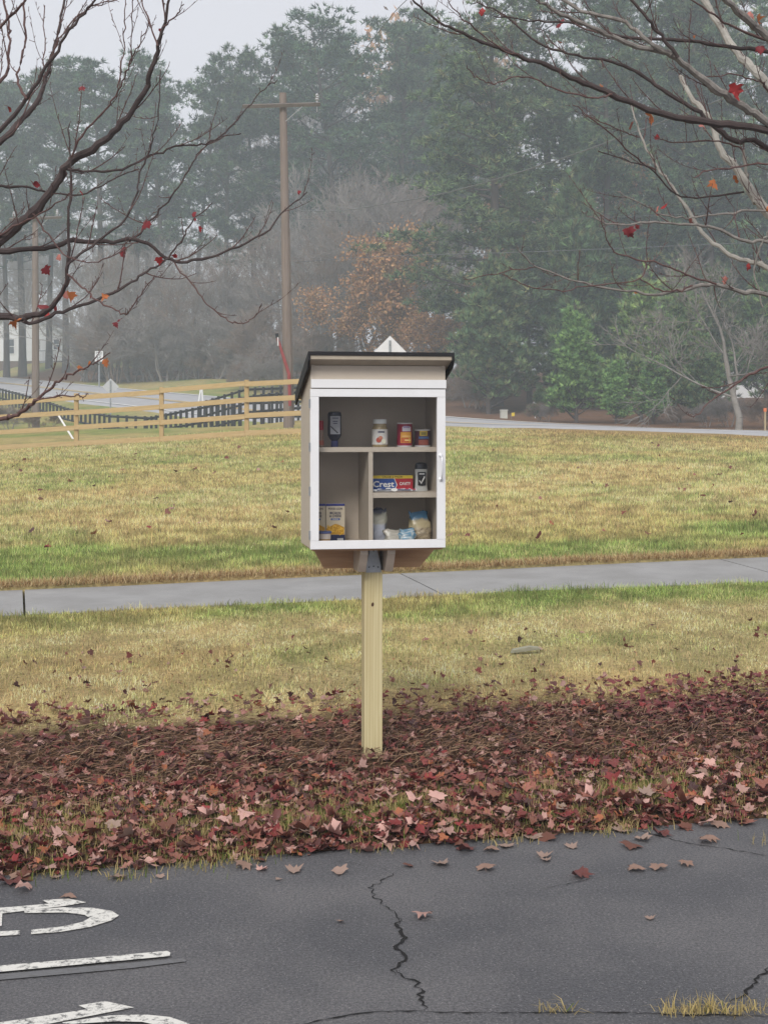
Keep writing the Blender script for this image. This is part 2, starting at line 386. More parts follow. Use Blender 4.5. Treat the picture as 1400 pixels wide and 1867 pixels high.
sheet('painted_letter_stroke', zz([(-160, 372), (0, 350), (180, 335), (155, 322), (250, 316), (316, 330), (240, 343), (0, 372), (-160, 396)]), M_paint, .004, lot)
sheet('painted_letter_stroke', zz([(90, 360), (230, 348), (340, 350), (410, 362), (435, 378), (410, 395), (330, 420), (220, 438), (115, 446), (115, 430), (230, 418), (300, 402), (328, 387), (310, 376), (240, 367), (90, 369)]), M_paint, .004, lot)
sheet('painted_letter_stroke', zz([(-120, 442), (75, 432), (75, 448), (-120, 460)]), M_paint, .004, lot)
sheet('painted_letter_stroke', zz([(-14, 373), (10, 371), (8, 416), (-14, 419)]), M_paint, .004, lot)
sheet('painted_line', zz([(-300, 586), (300, 535), (610, 507), (622, 513), (620, 526), (300, 556), (-300, 611)]), M_paint, .008, lot)
sheet('faded_painted_line', zz([(-300, 618), (668, 534), (682, 545), (480, 570), (-300, 640)]), M_faded, .004, lot)
sheet('painted_letter_stroke', zz([(-200, 800), (0, 768), (320, 720), (288, 706), (385, 690), (490, 713), (300, 750), (90, 790), (-100, 830)]), M_paint, .004, lot)
sheet('painted_letter_stroke', zz([(228, 768), (400, 743), (520, 738), (620, 748), (690, 772), (730, 810), (640, 812), (600, 784), (520, 766), (420, 764), (240, 775)]), M_paint, .008, lot)
sheet('painted_line', zz([(100, 214), (300, 199), (480, 190), (480, 195), (300, 205), (100, 220)]), M_paint, .004, lot)

M_crack = mat('dark crack', (.012, .011, .011), .95, .3, 90)
def crack(path, w, seed, step=.018, jag=.012):
    r = random.Random(seed); pts = [Vector(G0(x, y, .003)) for x, y in path]; fine = []
    for a, b in zip(pts, pts[1:]):
        n = max(2, int((b - a).length / step)); side = (b - a).cross(Vector((0, 0, 1))).normalized()
        for i in range(n): fine.append(a.lerp(b, i / n) + side * r.uniform(-jag, jag))
    vs_, fs_ = [], []
    for i, p in enumerate(fine):
        t = (fine[min(i + 1, len(fine) - 1)] - fine[max(i - 1, 0)]); t.normalize(); s = t.cross(Vector((0, 0, 1)))
        ww = w * .72 * r.uniform(.2, 1.35) * min(1, .15 + i / 6, .15 + (len(fine) - 1 - i) / 6)
        vs_ += [p + s * ww / 2, p - s * ww / 2]
    for i in range(len(fine) - 1): fs_.append((2 * i, 2 * i + 1, 2 * i + 3, 2 * i + 2))
    me = bpy.data.meshes.new('crack'); me.from_pydata([tuple(v) for v in vs_], [], fs_); me.update()
    return link('crack', me, M_crack, lot)
crack([(728, 1588), (705, 1600), (674, 1618), (688, 1640), (705, 1655), (722, 1668), (728, 1690)], .007, 1)
crack([(722, 1668), (728, 1690), (735, 1705), (729, 1725), (735, 1742), (719, 1768), (724, 1782)], .017, 2, jag=.016)
crack([(719, 1768), (740, 1783), (757, 1792), (768, 1808), (776, 1846)], .015, 3, jag=.014)
crack([(540, 1872), (600, 1856), (650, 1848), (720, 1842), (850, 1846), (1000, 1845), (1150, 1846), (1250, 1850), (1330, 1850), (1420, 1854)], .010, 4, jag=.004)
crack([(1420, 1752), (1398, 1768), (1375, 1790), (1350, 1815), (1328, 1830), (1318, 1846)], .012, 5, jag=.010)
crack([(1150, 1510), (1180, 1518), (1225, 1530), (1260, 1538), (1320, 1546), (1420, 1564)], .009, 6, jag=.006)
crack([(600, 1568), (640, 1574), (690, 1583), (728, 1588)], .003, 7)
crack([(985, 1621), (1030, 1612), (1075, 1602), (1112, 1597)], .005, 8, jag=.003)
crack([(750, 1560), (765, 1572), (785, 1578)], .003, 9); crack([(995, 1685), (1010, 1682), (1022, 1676)], .004, 10, jag=.002)

# ------------------------------------------------------------------ pavement: concrete slabs
M_conc = mat('pavement concrete', (.30, .298, .295), .85, c2=(.225, .222, .215), scale=2.2, bump=.25, bscale=120)
walk = tag(empty('sidewalk', (0, 0, 0)), 'narrow grey concrete sidewalk crossing the lawn', 'sidewalk', kind='structure')
joints = [-12, -8.95, -5.9, -2.9]
xa = P(45, 1100, 11.1); ub = uv(xa.x, xa.y)[0]; xb = P(768, 1070, 12.2); uc = uv(xb.x, xb.y)[0]; xd = P(1368, 1036, 13.1); ud = uv(xd.x, xd.y)[0]
joints = [ub - 9.2, ub - 6.1, ub - 3.05, ub, uc, ud, ud + 3.05, ud + 6.1, ud + 9.2]
for a, b_ in zip(joints, joints[1:]):
    mb = MB(); n = 8
    top = []; g = .009
    for i in range(n + 1):
        u = a + g + (b_ - a - 2 * g) * i / n
        for v in (V_W0, (V_W0 + V_W1) / 2, V_W1):
            x, y = xy(u, v); top.append((x, y, float(base_h([x], [y])[0])))
    bot = [(x, y, z - .12) for x, y, z in top]; vs_ = top + bot; m = 3 * (n + 1); fs_ = []
    for i in range(n):
        for j in range(2):
            k = i * 3 + j; fs_ += [(k, k + 3, k + 4, k + 1), (m + k, m + k + 1, m + k + 4, m + k + 3)]
        for j in (0, 2):
            k = i * 3 + j; fs_.append((k, m + k, m + k + 3, k + 3))
    for i in (0, n):
        for j in range(2): k = i * 3 + j; fs_.append((k, k + 1, m + k + 1, m + k))
    mb.add(vs_, fs_); mb.build('slab', M_conc, walk, bevel=0)

# ------------------------------------------------------------------ street
M_road = mat('worn street asphalt', (.38, .38, .395), .85, c2=(.31, .31, .32), scale=.7, bump=.2, bscale=30)
M_line_w = mat('white lane paint', (.7, .7, .68), .8, .15, 3); M_line_y = mat('yellow lane paint', (.62, .46, .20), .8, .2, 3)
def ribbon(name, off0, off1, lift, material, parent=None, nx=4, path=RC, skirt=False):
    T = np.gradient(path, axis=0); T /= np.linalg.norm(T, axis=1)[:, None]; Nn = np.stack([-T[:, 1], T[:, 0]], 1)
    o = np.linspace(off0, off1, nx); pts = path[:, None, :] + Nn[:, None, :] * o[None, :, None]
    x, y = pts[..., 0].ravel(), pts[..., 1].ravel(); c = path.repeat(nx, 0)
    z = base_h(x, y) + lift
    if skirt: z = z.reshape(-1, nx); z[:, 0] -= .35; z[:, -1] -= .35; z = z.ravel()
    n = nx; m = len(path); i = np.arange(n * m).reshape(m, n)
    f = np.stack([i[:-1, :-1].ravel(), i[:-1, 1:].ravel(), i[1:, 1:].ravel(), i[1:, :-1].ravel()], 1)
    me = np_mesh(name, np.stack([x, y, z], 1), f[:, ::-1], None, True)
    return link(name, me, material, parent)
street = tag(ribbon('street', -3.9, 3.9, .09, M_road, nx=14, skirt=True), 'grey two lane street climbing the hill past the trees', 'street', kind='structure')
ribbon('edge_line', 2.85, 3.02, .125, M_line_w, street, 2); ribbon('edge_line', -3.02, -2.85, .125, M_line_w, street, 2)
ribbon('centre_line', -.2, -.06, .125, M_line_y, street, 2); ribbon('centre_line', .06, .2, .125, M_line_y, street, 2)

# ------------------------------------------------------------------ grass
M_grass = attr_mat('grass blades', .8, .12, .4)
def blades(name, x, y, hgt, wid, cols, lean=.5, parent=None, bend=True, lab=None, zoff=0.0, z=None):
    n = len(x); z0 = (ground_h(x, y) if z is None else z) + zoff - .004
    a = rng.uniform(0, 2 * np.pi, n); d = np.stack([np.cos(a), np.sin(a)], 1)
    la = rng.uniform(0, 2 * np.pi, n); lm = np.abs(rng.normal(0, lean, n)); ld = np.stack([np.cos(la), np.sin(la)], 1)
    B = np.stack([x, y, z0], 1); W = np.zeros((n, 3)); W[:, :2] = d * wid[:, None] * .5
    tip = B.copy(); tip[:, :2] += ld * (hgt * np.sin(np.clip(lm, 0, 1.4)))[:, None]; tip[:, 2] += hgt * np.cos(np.clip(lm, 0, 1.4))
    if bend:
        mid = B.copy(); mid[:, :2] += ld * (hgt * np.sin(np.clip(lm, 0, 1.4)))[:, None] * .35; mid[:, 2] += hgt * np.cos(np.clip(lm * .5, 0, 1.4)) * .58
        V = np.stack([B - W, B + W, mid + W * .8, mid - W * .8, tip], 1).reshape(-1, 3); k = 5
        i = np.arange(n)[:, None] * 5
        T = np.concatenate([i + np.array([0, 1, 2]), i + np.array([0, 2, 3]), i + np.array([3, 2, 4])], 0)
    else:
        V = np.stack([B - W, B + W, tip], 1).reshape(-1, 3); k = 3; T = np.arange(n * 3).reshape(-1, 3)
    o = link(name, np_mesh(name, V, T, np.repeat(cols, k, 0)), M_grass, parent)
    return o
def strewn(n, u0, u1, v0, v1): return xy(rng.uniform(u0, u1, n), rng.uniform(v0, v1, n))
def blade_cols(x, y, s=.16):
    n = len(x); cl = fbm(x * 5, y * 5, 91, 3); c = sward_colour(x, y, rng.normal(0, .25, n) + .5 * (fbm(x * 3.3, y * 3.3, 93, 2) - .5)) * (.70 + .75 * sst(.3, .7, cl))[:, None] * np.where(rng.uniform(0, 1, n) < .16, rng.uniform(.25, .5, n), rng.uniform(.7, 1.45, n))[:, None]
    return np.clip(c * (1 + rng.normal(0, .06, (n, 3))), .01, .85)
# verge between bed and pavement
x, y = strewn(215000, -5.2, 9.2, 7.15, V_W0 - .0)
u, v = uv(x, y); keep = (v > 7.30 + .55 * (fbm(u * .8, v * .8, 61, 3)) + rng.uniform(-.15, .15, len(x))) & (np.abs(x) < .29 * y + 1.5)
x, y = x[keep], y[keep]; u, v = uv(x, y); g = green_mask(x, y)
hg = rng.uniform(.012, .036, len(x)) * (1 + .6 * g) * (.45 + 1.2 * fbm(u * 5, v * 5, 77, 3)); edge = (v > V_W0 - .08); hg = np.where(edge, hg * 1.25, hg)
tag(blades('verge_grass', x, y, hg, rng.uniform(.0025, .0055, len(x)), blade_cols(x, y), 1.05), 'short straw coloured grass between the leaf bed and sidewalk', 'grass', kind='stuff')
# few tall green blades at the pavement edge
# lawn beyond the pavement
n = 520000
t = rng.uniform(0, 1, n); Y = 12.6 * (44 / 12.6) ** t; xx = rng.uniform(-1, 1, n) * (.29 * Y + 1.6)
x, y = xx, Y + xx * math.tan(PHI) * np.clip(1 - (Y - 13) / 20, 0, 1)
u, v = uv(x, y); keep = (v > V_W1 + .03) & (y + .95 * np.maximum(x, 0) < 54); x, y = x[keep], y[keep]; dist = y
hg = rng.uniform(.03, .065, len(x)) * (1 + .012 * dist); wd = rng.uniform(.003, .006, len(x)) * (.5 + dist / 12)
tag(blades('lawn_grass', x, y, hg, wd, blade_cols(x, y), .95, bend=False), 'mown patchy green and tan lawn beyond the sidewalk', 'grass', kind='stuff')
# brown thatch rolled over the far pavement edge
n = 26000; u = rng.uniform(-5.5, 10.5, n); v = V_W1 + np.abs(rng.normal(.0, .07, n)) - .02; x, y = xy(u, v)
pal = np.array([(.50, .34, .17), (.64, .48, .26), (.30, .17, .08), (.72, .58, .34)]); c = pal[rng.integers(0, 4, n)] * rng.uniform(.6, 1.2, n)[:, None]
zt = np.maximum(ground_h(x, y), 0) * 0 + base_h(x, y) + .03 + .04 * rng.uniform(0, 1, n)
blades_t = tag(blades('thatch', x, y, rng.uniform(.03, .08, n), rng.uniform(.003, .006, n), c, 1.1, z=zt - .01), 'dead brown grass thatch along the far sidewalk edge', 'grass', kind='stuff')
# tufts in the leaf bed and in the asphalt seam
def tufts(name, centres, per, hgt, cset, spread, lab, lean=.75):
    xs, ys, cs, zs = [], [], [], []
    for (cx, cy_, k, green) in centres:
        m = int(per * k); xs.append(cx + rng.normal(0, spread, m)); ys.append(cy_ + rng.normal(0, spread * .6, m))
        cc = np.where(rng.uniform(0, 1, (m, 1)) < green, np.array([(.16, .23, .04)]), np.array([(.55, .44, .2)])) * rng.uniform(.6, 1.2, (m, 1)); cs.append(cc)
    x, y, c = np.concatenate(xs), np.concatenate(ys), np.concatenate(cs); n = len(x)
    z = np.maximum(ground_h(x, y), 0.0)
    return tag(blades(name, x, y, rng.uniform(.5, 1.2, n) * hgt, rng.uniform(.002, .0042, n), c, lean, z=z), lab, 'grass', kind='stuff')
ce = []
for i in range(330):
    px = rng.uniform(-250, 1650); py = np.interp(px, [0, 700, 1400], [1528, 1490, 1432]) + rng.normal(0, 24); q = G0(px, py, .05); ce.append((q[0], q[1], rng.uniform(.4, 1.2), rng.choice([.05, .15, .45])))
for px, py in ((645, 1500), (660, 1492), (735, 1480), (820, 1495), (650, 1508), (1110, 1440), (1200, 1440)): q = G0(px, py, .05); ce.append((q[0], q[1], 2, .85))
tufts('bed_grass', ce, 70, .055, None, .07, 'yellow and green grass tufts poking through the fallen leaves')
ce = [(*G0(px, 1846 + rng.normal(0, 2))[:2], rng.uniform(.5, 1.4), .03) for px in list(np.linspace(1215, 1370, 16)) + [1385, 1395, 1005, 1030]]
tufts('seam_grass', ce, 14, .06, None, .02, 'dry yellow grass growing from the asphalt seam', 1.25)

# ------------------------------------------------------------------ fallen maple leaves
half = [(.0, .0), (.20, -.10), (.48, -.02), (.42, .16), (.60, .40), (.42, .43), (.29, .50), (.30, .72), (.15, .70)]
OUT = np.array([(0, 0)] + half[1:] + [(0, 1.02)] + [(-x, y) for x, y in half[:0:-1]]); OUT[:, 1] -= .35
def leaf_template(r, curl, crumple=False):
    out = OUT
    if crumple:
        an = np.linspace(-np.pi / 2, 1.5 * np.pi, len(OUT), endpoint=False); rd = .42 * (1 + .35 * np.sin(2 * an + r.uniform(0, 6)) + r.normal(0, .16, len(OUT))); out = np.stack([rd * np.cos(an) * r.uniform(.5, 1), rd * np.sin(an)], 1)
    pts = np.vstack([[(0, 0)], out]) * (1 + r.normal(0, .07, (len(OUT) + 1, 2)))
    x, y = pts[:, 0], pts[:, 1]; a = r.uniform(0, np.pi); q = x * np.cos(a) + y * np.sin(a)
    fold = r.uniform(1.2, 2.6) if r.uniform() < .35 else r.uniform(.1, .9)
    z = fold * .45 * np.abs(x) + curl * (.9 * q * q * r.choice([-1, 1], p=[.35, .65]) + .5 * (x * x + y * y) * r.uniform(-.3, 1)) + r.normal(0, .05 * curl + .01, len(x))
    v = np.stack([x, y, z * .62], 1); n = len(OUT)
    f = np.array([(0, 1 + i, 1 + (i + 1) % n) for i in range(n)]); return v, f
LT = [leaf_template(rng, c, k >= 16 and k % 4 > 0) for k, c in enumerate(rng.uniform(.5, 2.2, 40))]
LPAL = np.array([(.125, .042, .040), (.17, .055, .05), (.10, .048, .045), (.22, .11, .085), (.28, .17, .145), (.36, .27, .24), (.19, .04, .04), (.14, .07, .05), (.27, .12, .06), (.07, .04, .04)])
LPAL = np.vstack([LPAL, [(.42, .31, .28)]]); LPW = np.array([.14, .10, .12, .13, .11, .10, .06, .10, .05, .05, .04])
LPAL = LPAL * np.array((1.12, .90, .86))
def leaf_cols(n): return LPAL[rng.choice(len(LPAL), n, p=LPW)] * rng.uniform(.75, 1.25, (n, 1))
M_leaf = attr_mat('fallen leaf', .6, .3, .12)
def leaf_heap(name, x, y, z, size, tilt, cols, parent=None):
    n = len(x); k = LT[0][0].shape[0]; T = LT[0][1]
    base = np.stack([LT[i][0] for i in rng.integers(0, len(LT), n)]) * size[:, None, None]
    a = rng.uniform(0, 2 * np.pi, n); ca, sa = np.cos(a), np.sin(a)
    tx = rng.normal(0, tilt, n); ct, st = np.cos(tx), np.sin(tx); ty = rng.normal(0, tilt, n); cu, su = np.cos(ty), np.sin(ty)
    X, Yv, Z = base[..., 0], base[..., 1], base[..., 2]
    Y1 = Yv * ct[:, None] - Z * st[:, None]; Z1 = Yv * st[:, None] + Z * ct[:, None]
    X2 = X * cu[:, None] + Z1 * su[:, None]; Z2 = -X * su[:, None] + Z1 * cu[:, None]
    X3 = X2 * ca[:, None] - Y1 * sa[:, None] + x[:, None]; Y3 = X2 * sa[:, None] + Y1 * ca[:, None] + y[:, None]
    Z3 = Z2 - Z2.min(1)[:, None] * .75 + z[:, None]
    V = np.stack([X3, Y3, Z3], 2).reshape(-1, 3); Fc = (np.arange(n)[:, None, None] * k + T[None]).reshape(-1, 3)
    return link(name, np_mesh(name, V, Fc, np.repeat(cols, k, 0)), M_leaf, parent)
n = 62000; u = rng.uniform(-4.6, 7.4, n); v = V_LOT - .07 + 2.5 * rng.uniform(0, 1, n) ** .95
x, y = xy(u, v); dens = fbm(u * 1.1, v * 1.6, 81, 3)
mid = np.exp(-((v - 6.95 + .12 * (u - 1.5)) / .42) ** 2)
prob = np.where(v < 5.80, .95, np.where(v < 6.0, .55, np.where(v < 6.4, .85, np.where(v < 7.45, .50, .13)))) * (1 - .52 * mid) * (.6 + .8 * dens) * np.where(v > 7.6, np.exp(-(v - 7.6) * 2.2) * 1.3, 1)
prob *= np.where((v > 6.7) & (v < 7.9) & (u > 3.4), 1.7, 1)
keep = (rng.uniform(0, 1, n) < prob * .78) & (np.abs(x) < .29 * y + 1.2); x, y, v, u = x[keep], y[keep], v[keep], u[keep]; n = len(x)
z = np.maximum(ground_h(x, y), 0) + rng.uniform(0, .028, n)
cl = leaf_cols(n); red = ((u > 3.2) & (v > 6.9))[:, None]; cl = np.where(red & (rng.uniform(0, 1, (n, 1)) < .5), np.array([(.16, .04, .042)]) * rng.uniform(.6, 1.2, (n, 1)), cl)
tag(leaf_heap('leaf_litter', x, y, z, np.clip(rng.normal(.039, .011, n), .016, .07), .27, cl), 'thick maroon and brown carpet of fallen maple leaves in the bed', 'leaf litter', kind='stuff')
# sparse leaves out in the verge and lawn
n = 700; u = rng.uniform(-4, 8, n); v = 7.6 + 2.0 * rng.uniform(0, 1, n) ** 2.2; x, y = xy(u, v)
tag(leaf_heap('verge_leaves', x, y, ground_h(x, y) + .012, rng.uniform(.02, .045, n), .6, leaf_cols(n) * .9), 'small dark leaves caught in the verge grass', 'leaf litter', kind='stuff')
n = 90; Yy = rng.uniform(14, 34, n); x = rng.uniform(-.26, .28, n) * Yy
tag(leaf_heap('lawn_leaves', x, Yy, ground_h(x, Yy) + .03, rng.uniform(.06, .10, n), .5, leaf_cols(n)), 'a few brown leaves blown over the far lawn', 'leaf litter', kind='stuff')
# single leaves: on the asphalt (traced) and the largest along the bed's front edge
LMESH = []
for i in range(14):
    v_, f_ = LT[i]; c = leaf_cols(1)[0] if i > 3 else [(.30, .21, .17), (.27, .17, .13), (.22, .05, .045), (.13, .045, .04)][i]
    vv = v_.copy(); vv[:, 2] -= vv[:, 2].min() - .02
    stem0 = np.array([0, -.35, .06]); st = np.array([(-.015, -.33, vv[1, 2]), (.015, -.33, vv[1, 2]), (.10, -.85, .05)])
    V = np.vstack([vv, st]); Fc = np.vstack([f_, [[len(vv), len(vv) + 1, len(vv) + 2]]])
    me = np_mesh('fallen_leaf', V, Fc, np.tile(np.array(c), (len(V), 1))); me.materials.append(M_leaf); LMESH.append(me)
ground_leaf = lambda px, py: None
on_lot = [(20, 1612, 46, 3), (42, 1625, 34, 2), (40, 1600, 40, 1), (100, 1602, 20, 0), (217, 1602, 30, 0), (292, 1601, 16, 0), (125, 1638, 28, 1), (475, 1571, 22, 3), (478, 1587, 22, 3),
          (537, 1589, 30, 0), (444, 1582, 34, 1), (620, 1592, 28, 0), (770, 1536, 30, 3), (770, 1674, 34, 2), (804, 1577, 34, 0), (848, 1551, 34, 3), (895, 1552, 28, 1), (922, 1545, 28, 0), (886, 1585, 34, 1),
          (970, 1530, 34, 0), (992, 1562, 26, 0), (995, 1570, 20, 0), (1042, 1545, 24, 0), (1068, 1514, 30, 1), (1132, 1516, 36, 0), (1150, 1546, 36, 3), (1172, 1533, 30, 0), (1206, 1523, 32, 3), (1290, 1536, 36, 1),
          (1310, 1507, 34, 1), (1060, 1598, 36, 3), (1158, 1587, 32, 1), (1198, 1584, 32, 1), (1250, 1578, 28, 1), (1185, 1676, 18, 0), (620, 1682, 14, 0), (508, 1605, 12, 0), (745, 1580, 20, 3)]
for i, (px, py, w, k) in enumerate(on_lot):
    q = G0(px, py); s = w / F * q[1] * 1.0
    o = link('fallen_leaf', LMESH[(k + (4 * (i % 3) if i % 3 else 0)) % 14 if k > 1 else k], None, None, loc=(q[0], q[1], .004), rot=(rng.normal(0, .12), rng.normal(0, .12), rng.uniform(0, 6.28)))
    o.scale = (s, s, s * rng.uniform(.45, .9)); tag(o, 'dry curled maple leaf lying alone on bare asphalt', 'leaf', 'leaves scattered on the asphalt')
o = None
for i in range(230):
    u = rng.uniform(-1.2, 4.2); v = float(lot_edge(np.array([u]))[0]) + rng.normal(.10, .13); v = min(max(v, V_LOT - .10), V_LOT + .55); x, y = xy(u, v)
    if abs(x) > .28 * y + .05: continue
    z = max(gh(x, y), 0) + rng.uniform(.012, .045) if v > V_LOT else .006
    o = link('fallen_leaf', LMESH[rng.integers(0, 14)], None, None, loc=(x, y, z), rot=(rng.normal(0, .25), rng.normal(0, .25), rng.uniform(0, 6.28)))
    s = rng.uniform(.045, .08); o.scale = (s, s, s * rng.uniform(.6, 1.2)); tag(o, 'maroon or brown maple leaf heaped along the lot edge', 'leaf', 'fallen leaves along the asphalt edge')
# pine straw
n = 30000; u = rng.uniform(-4.6, 7.4, n); v = rng.normal(6.85, .40, n); keep = (v > 6.0) & (v < 7.75); u, v = u[keep], v[keep]; x, y = xy(u, v); n = len(x)
a = rng.uniform(0, np.pi, n); ln = rng.uniform(.03, .10, n); d = np.stack([np.cos(a), np.sin(a), rng.normal(0, .28, n)], 1) * ln[:, None] * .5
z = ground_h(x, y) + rng.uniform(.004, .05, n); C = np.stack([x, y, z], 1); W = np.stack([-np.sin(a), np.cos(a), np.zeros(n)], 1) * .0013; W[:, 2] = .0008
bow = np.zeros((n, 3)); bow[:, 2] = rng.uniform(0, .012, n)
V = np.stack([C - d - W, C - d + W, C + bow + W, C + bow - W, C + d + W, C + d - W], 1).reshape(-1, 3); i = np.arange(n)[:, None] * 6
Q = np.concatenate([i + np.array([0, 1, 2, 3]), i + np.array([3, 2, 4, 5])], 0)
pal = np.array([(.17, .095, .055), (.11, .06, .04), (.24, .15, .09), (.07, .04, .03), (.34, .24, .15)]); c = pal[rng.choice(5, n, p=[.34, .28, .2, .12, .06])]
M_straw = attr_mat('pine straw', .7, .2)
tag(link('pine_straw', np_mesh('pine_straw', V, Q, np.repeat(c, 6, 0)), M_straw), 'brown pine straw mulch heaped around the wooden post', 'mulch', kind='stuff')
# loose pale bark piece in the verge
q = Vector((0, 0, 0)); Yb = 9.35; xb_ = (958 - HX) / F * Yb
mb = MB(); mb.prism([(-.10, 0), (-.085, .022), (.03, .028), (.085, .014), (.10, 0)], -.02, .02, 'y')
tag(mb.build('bark_piece', mat('pale bark', (.34, .33, .25), .9, .4, 40, stretch=(1, 8, 8)), None, bevel=.004, loc=(xb_, Yb, gh(xb_, Yb) + .02), rot=(.1, -.12, .1)), 'pale flat piece of bark lying in the verge grass', 'bark')

# ------------------------------------------------------------------ food pantry on a post
TH = R(10.0); BX, BY = (678 - HX) / F * 6.93, 6.93; BZ = gh(BX, BY)
cT, sT = math.cos(TH), math.sin(TH)
def lx(px, ly):
    """local x of the pantry for a photo column, at local depth ly"""
    k = (px - HX) / F
    # (BX + lx*c - ly*s) = k * (BY + lx*s + ly*c)
    return (k * (BY + ly * cT) - BX + ly * sT) / (cT - k * sT)
def lz(py, l_x, ly):
    return EYE - (py - HY) / F * (BY + l_x * sT + ly * cT) - BZ
pantry = tag(empty('food_pantry', (BX, BY, BZ), TH), 'tan wooden food pantry cabinet with white framed door on a square post', 'pantry')
M_tan = mat('tan paint', (.49, .425, .35), .6, c2=(.455, .395, .325), scale=5, bump=.12, bscale=45, stretch=(1, 1, 1))
M_white = mat('white paint', (.73, .73, .74), .45, c2=(.67, .67, .675), scale=4, bump=.06, bscale=50)
M_roof = mat('black roof edge', (.016, .015, .017), .7, .3, 30, bump=.2, bscale=90)
M_cedar = mat('brown stained wood', (.50, .32, .18), .7, c2=(.36, .21, .11), scale=3, stretch=(1, 10, 14), bump=.15, bscale=14)
def wood_mat(name, c, c2, stretch, wave=.18, sc=3.0, bands='X'):
    m, nt, b = new_mat(name); N, L = nt.nodes, nt.links
    tc = N.new('ShaderNodeTexCoord'); mp = N.new('ShaderNodeMapping'); mp.inputs['Scale'].default_value = stretch; L.new(tc.outputs['Object'], mp.inputs[0])
    nz = N.new('ShaderNodeTexNoise'); nz.inputs['Scale'].default_value = sc; nz.inputs['Detail'].default_value = 8; nz.inputs['Distortion'].default_value = 1.2; L.new(mp.outputs[0], nz.inputs['Vector'])
    wv = N.new('ShaderNodeTexWave'); wv.inputs['Scale'].default_value = 2.2; wv.bands_direction = bands; wv.inputs['Distortion'].default_value = 9; wv.inputs['Detail'].default_value = 3; wv.inputs['Detail Scale'].default_value = .6; L.new(mp.outputs[0], wv.inputs['Vector'])
    ad = N.new('ShaderNodeMath'); ad.operation = 'MULTIPLY_ADD'; ad.inputs[1].default_value = wave; L.new(wv.outputs['Fac'], ad.inputs[0])
    ml = N.new('ShaderNodeMath'); ml.operation = 'MULTIPLY'; ml.inputs[1].default_value = 1 - wave * 1.1; L.new(nz.outputs[0], ml.inputs[0]); L.new(ml.outputs[0], ad.inputs[2])
    cr = N.new('ShaderNodeValToRGB'); e = cr.color_ramp.elements; e[0].position = .2; e[0].color = (*c2, 1); e[1].position = .75; e[1].color = (*c, 1); L.new(ad.outputs[0], cr.inputs[0])
    L.new(cr.outputs[0], b.inputs['Base Color']); b.inputs['Roughness'].default_value = .75; b.inputs['Specular IOR Level'].default_value = .2
    bp = N.new('ShaderNodeBump'); bp.inputs['Strength'].default_value = .15; bp.inputs['Distance'].default_value = .004; L.new(nz.outputs[0], bp.inputs['Height']); L.new(bp.outputs[0], b.inputs['Normal'])
    return m
M_post = wood_mat('treated pine post', (.56, .50, .30), (.40, .32, .16), (9, 9, .5), .2)
FR, BK = -.20, .20                      # cabinet front and back
DF = FR - .022                          # door face
xl, xr = lx(567, FR), lx(811.5, FR); T = .016
z_bot = lz(1001, xl, FR); z_dtop = lz(709, xl, DF); z_fr = lz(663, xl, FR)
z_rf = lz(640.5, xl, FR - .075)         # roof top at the front edge
z_rb = lz(716, xl, BK + .07)
rs = (z_rf - z_rb) / (BK + .07 - (FR - .075))           # roof fall per metre
def roof_z(y, d=0.0): return z_rf - (y - (FR - .075)) * rs - d
RT, RD = .016, .018                      # roofing and deck thickness
side = [(FR, z_bot), (BK, z_bot), (BK, roof_z(BK, RT + RD)), (FR, roof_z(FR, RT + RD))]
MB().prism(side, xl, xl + T, 'x').build('side_panel', M_tan, pantry)
MB().prism(side, xr - T, xr, 'x').build('side_panel', M_tan, pantry)
MB().box(xl + T, xr - T, BK - .012, BK - .001, z_bot + .002, roof_z(BK, RT + RD + .004)).build('back_panel', M_tan, pantry)
MB().box(xl + T, xr - T, FR + .001, BK - .012, z_bot + .002, z_bot + T).build('floor_panel', M_tan, pantry)
MB().box(xl + T, xr - T, FR + .001, FR + .015, z_dtop - .03, roof_z(FR, RT + RD + .003)).build('front_header', M_tan, pantry)
# a thin dark sub-floor board, set in from the edges
MB().box(xl + .012, xr - .012, FR + .006, BK - .006, z_bot - .012, z_bot).build('base_board', M_cedar, pantry)
rx0, rx1 = lx(562, FR - .075), lx(828.5, FR - .075)
yf, yb = FR - .075, BK + .07
deck = [(yf + .006, roof_z(yf + .006, RT + RD)), (yb - .006, roof_z(yb - .006, RT + RD)), (yb - .006, roof_z(yb - .006, RT)), (yf + .006, roof_z(yf + .006, RT))]
MB().prism(deck, rx0 + .012, rx1 - .012, 'x').build('roof_deck', mat('roof deck board', (.40, .345, .27), .7, .2, 12), pantry)
skin = [(yf, roof_z(yf, RT)), (yb, roof_z(yb, RT)), (yb, roof_z(yb)), (yf, roof_z(yf))]
roofing = MB().prism(skin, rx0, rx1, 'x').build('roofing', M_roof, pantry)
for a, b_ in ((rx0, rx0 + .010), (rx1 - .010, rx1)):
    rk = [(yf, roof_z(yf, RT + RD + .004)), (yf + .03, roof_z(yf + .03, .062)), (yb, roof_z(yb, .062)), (yb, roof_z(yb, RT)), (yf, roof_z(yf, RT))]
    MB().prism(rk, a, b_, 'x').build('rake_edge', M_roof, roofing)
# white trim above the door
MB().box(xl - .001, xr + .001, DF + .002, FR - .001, lz(707.5, 0, DF), lz(692, 0, DF)).build('head_trim', M_white, pantry, bevel=.0015)
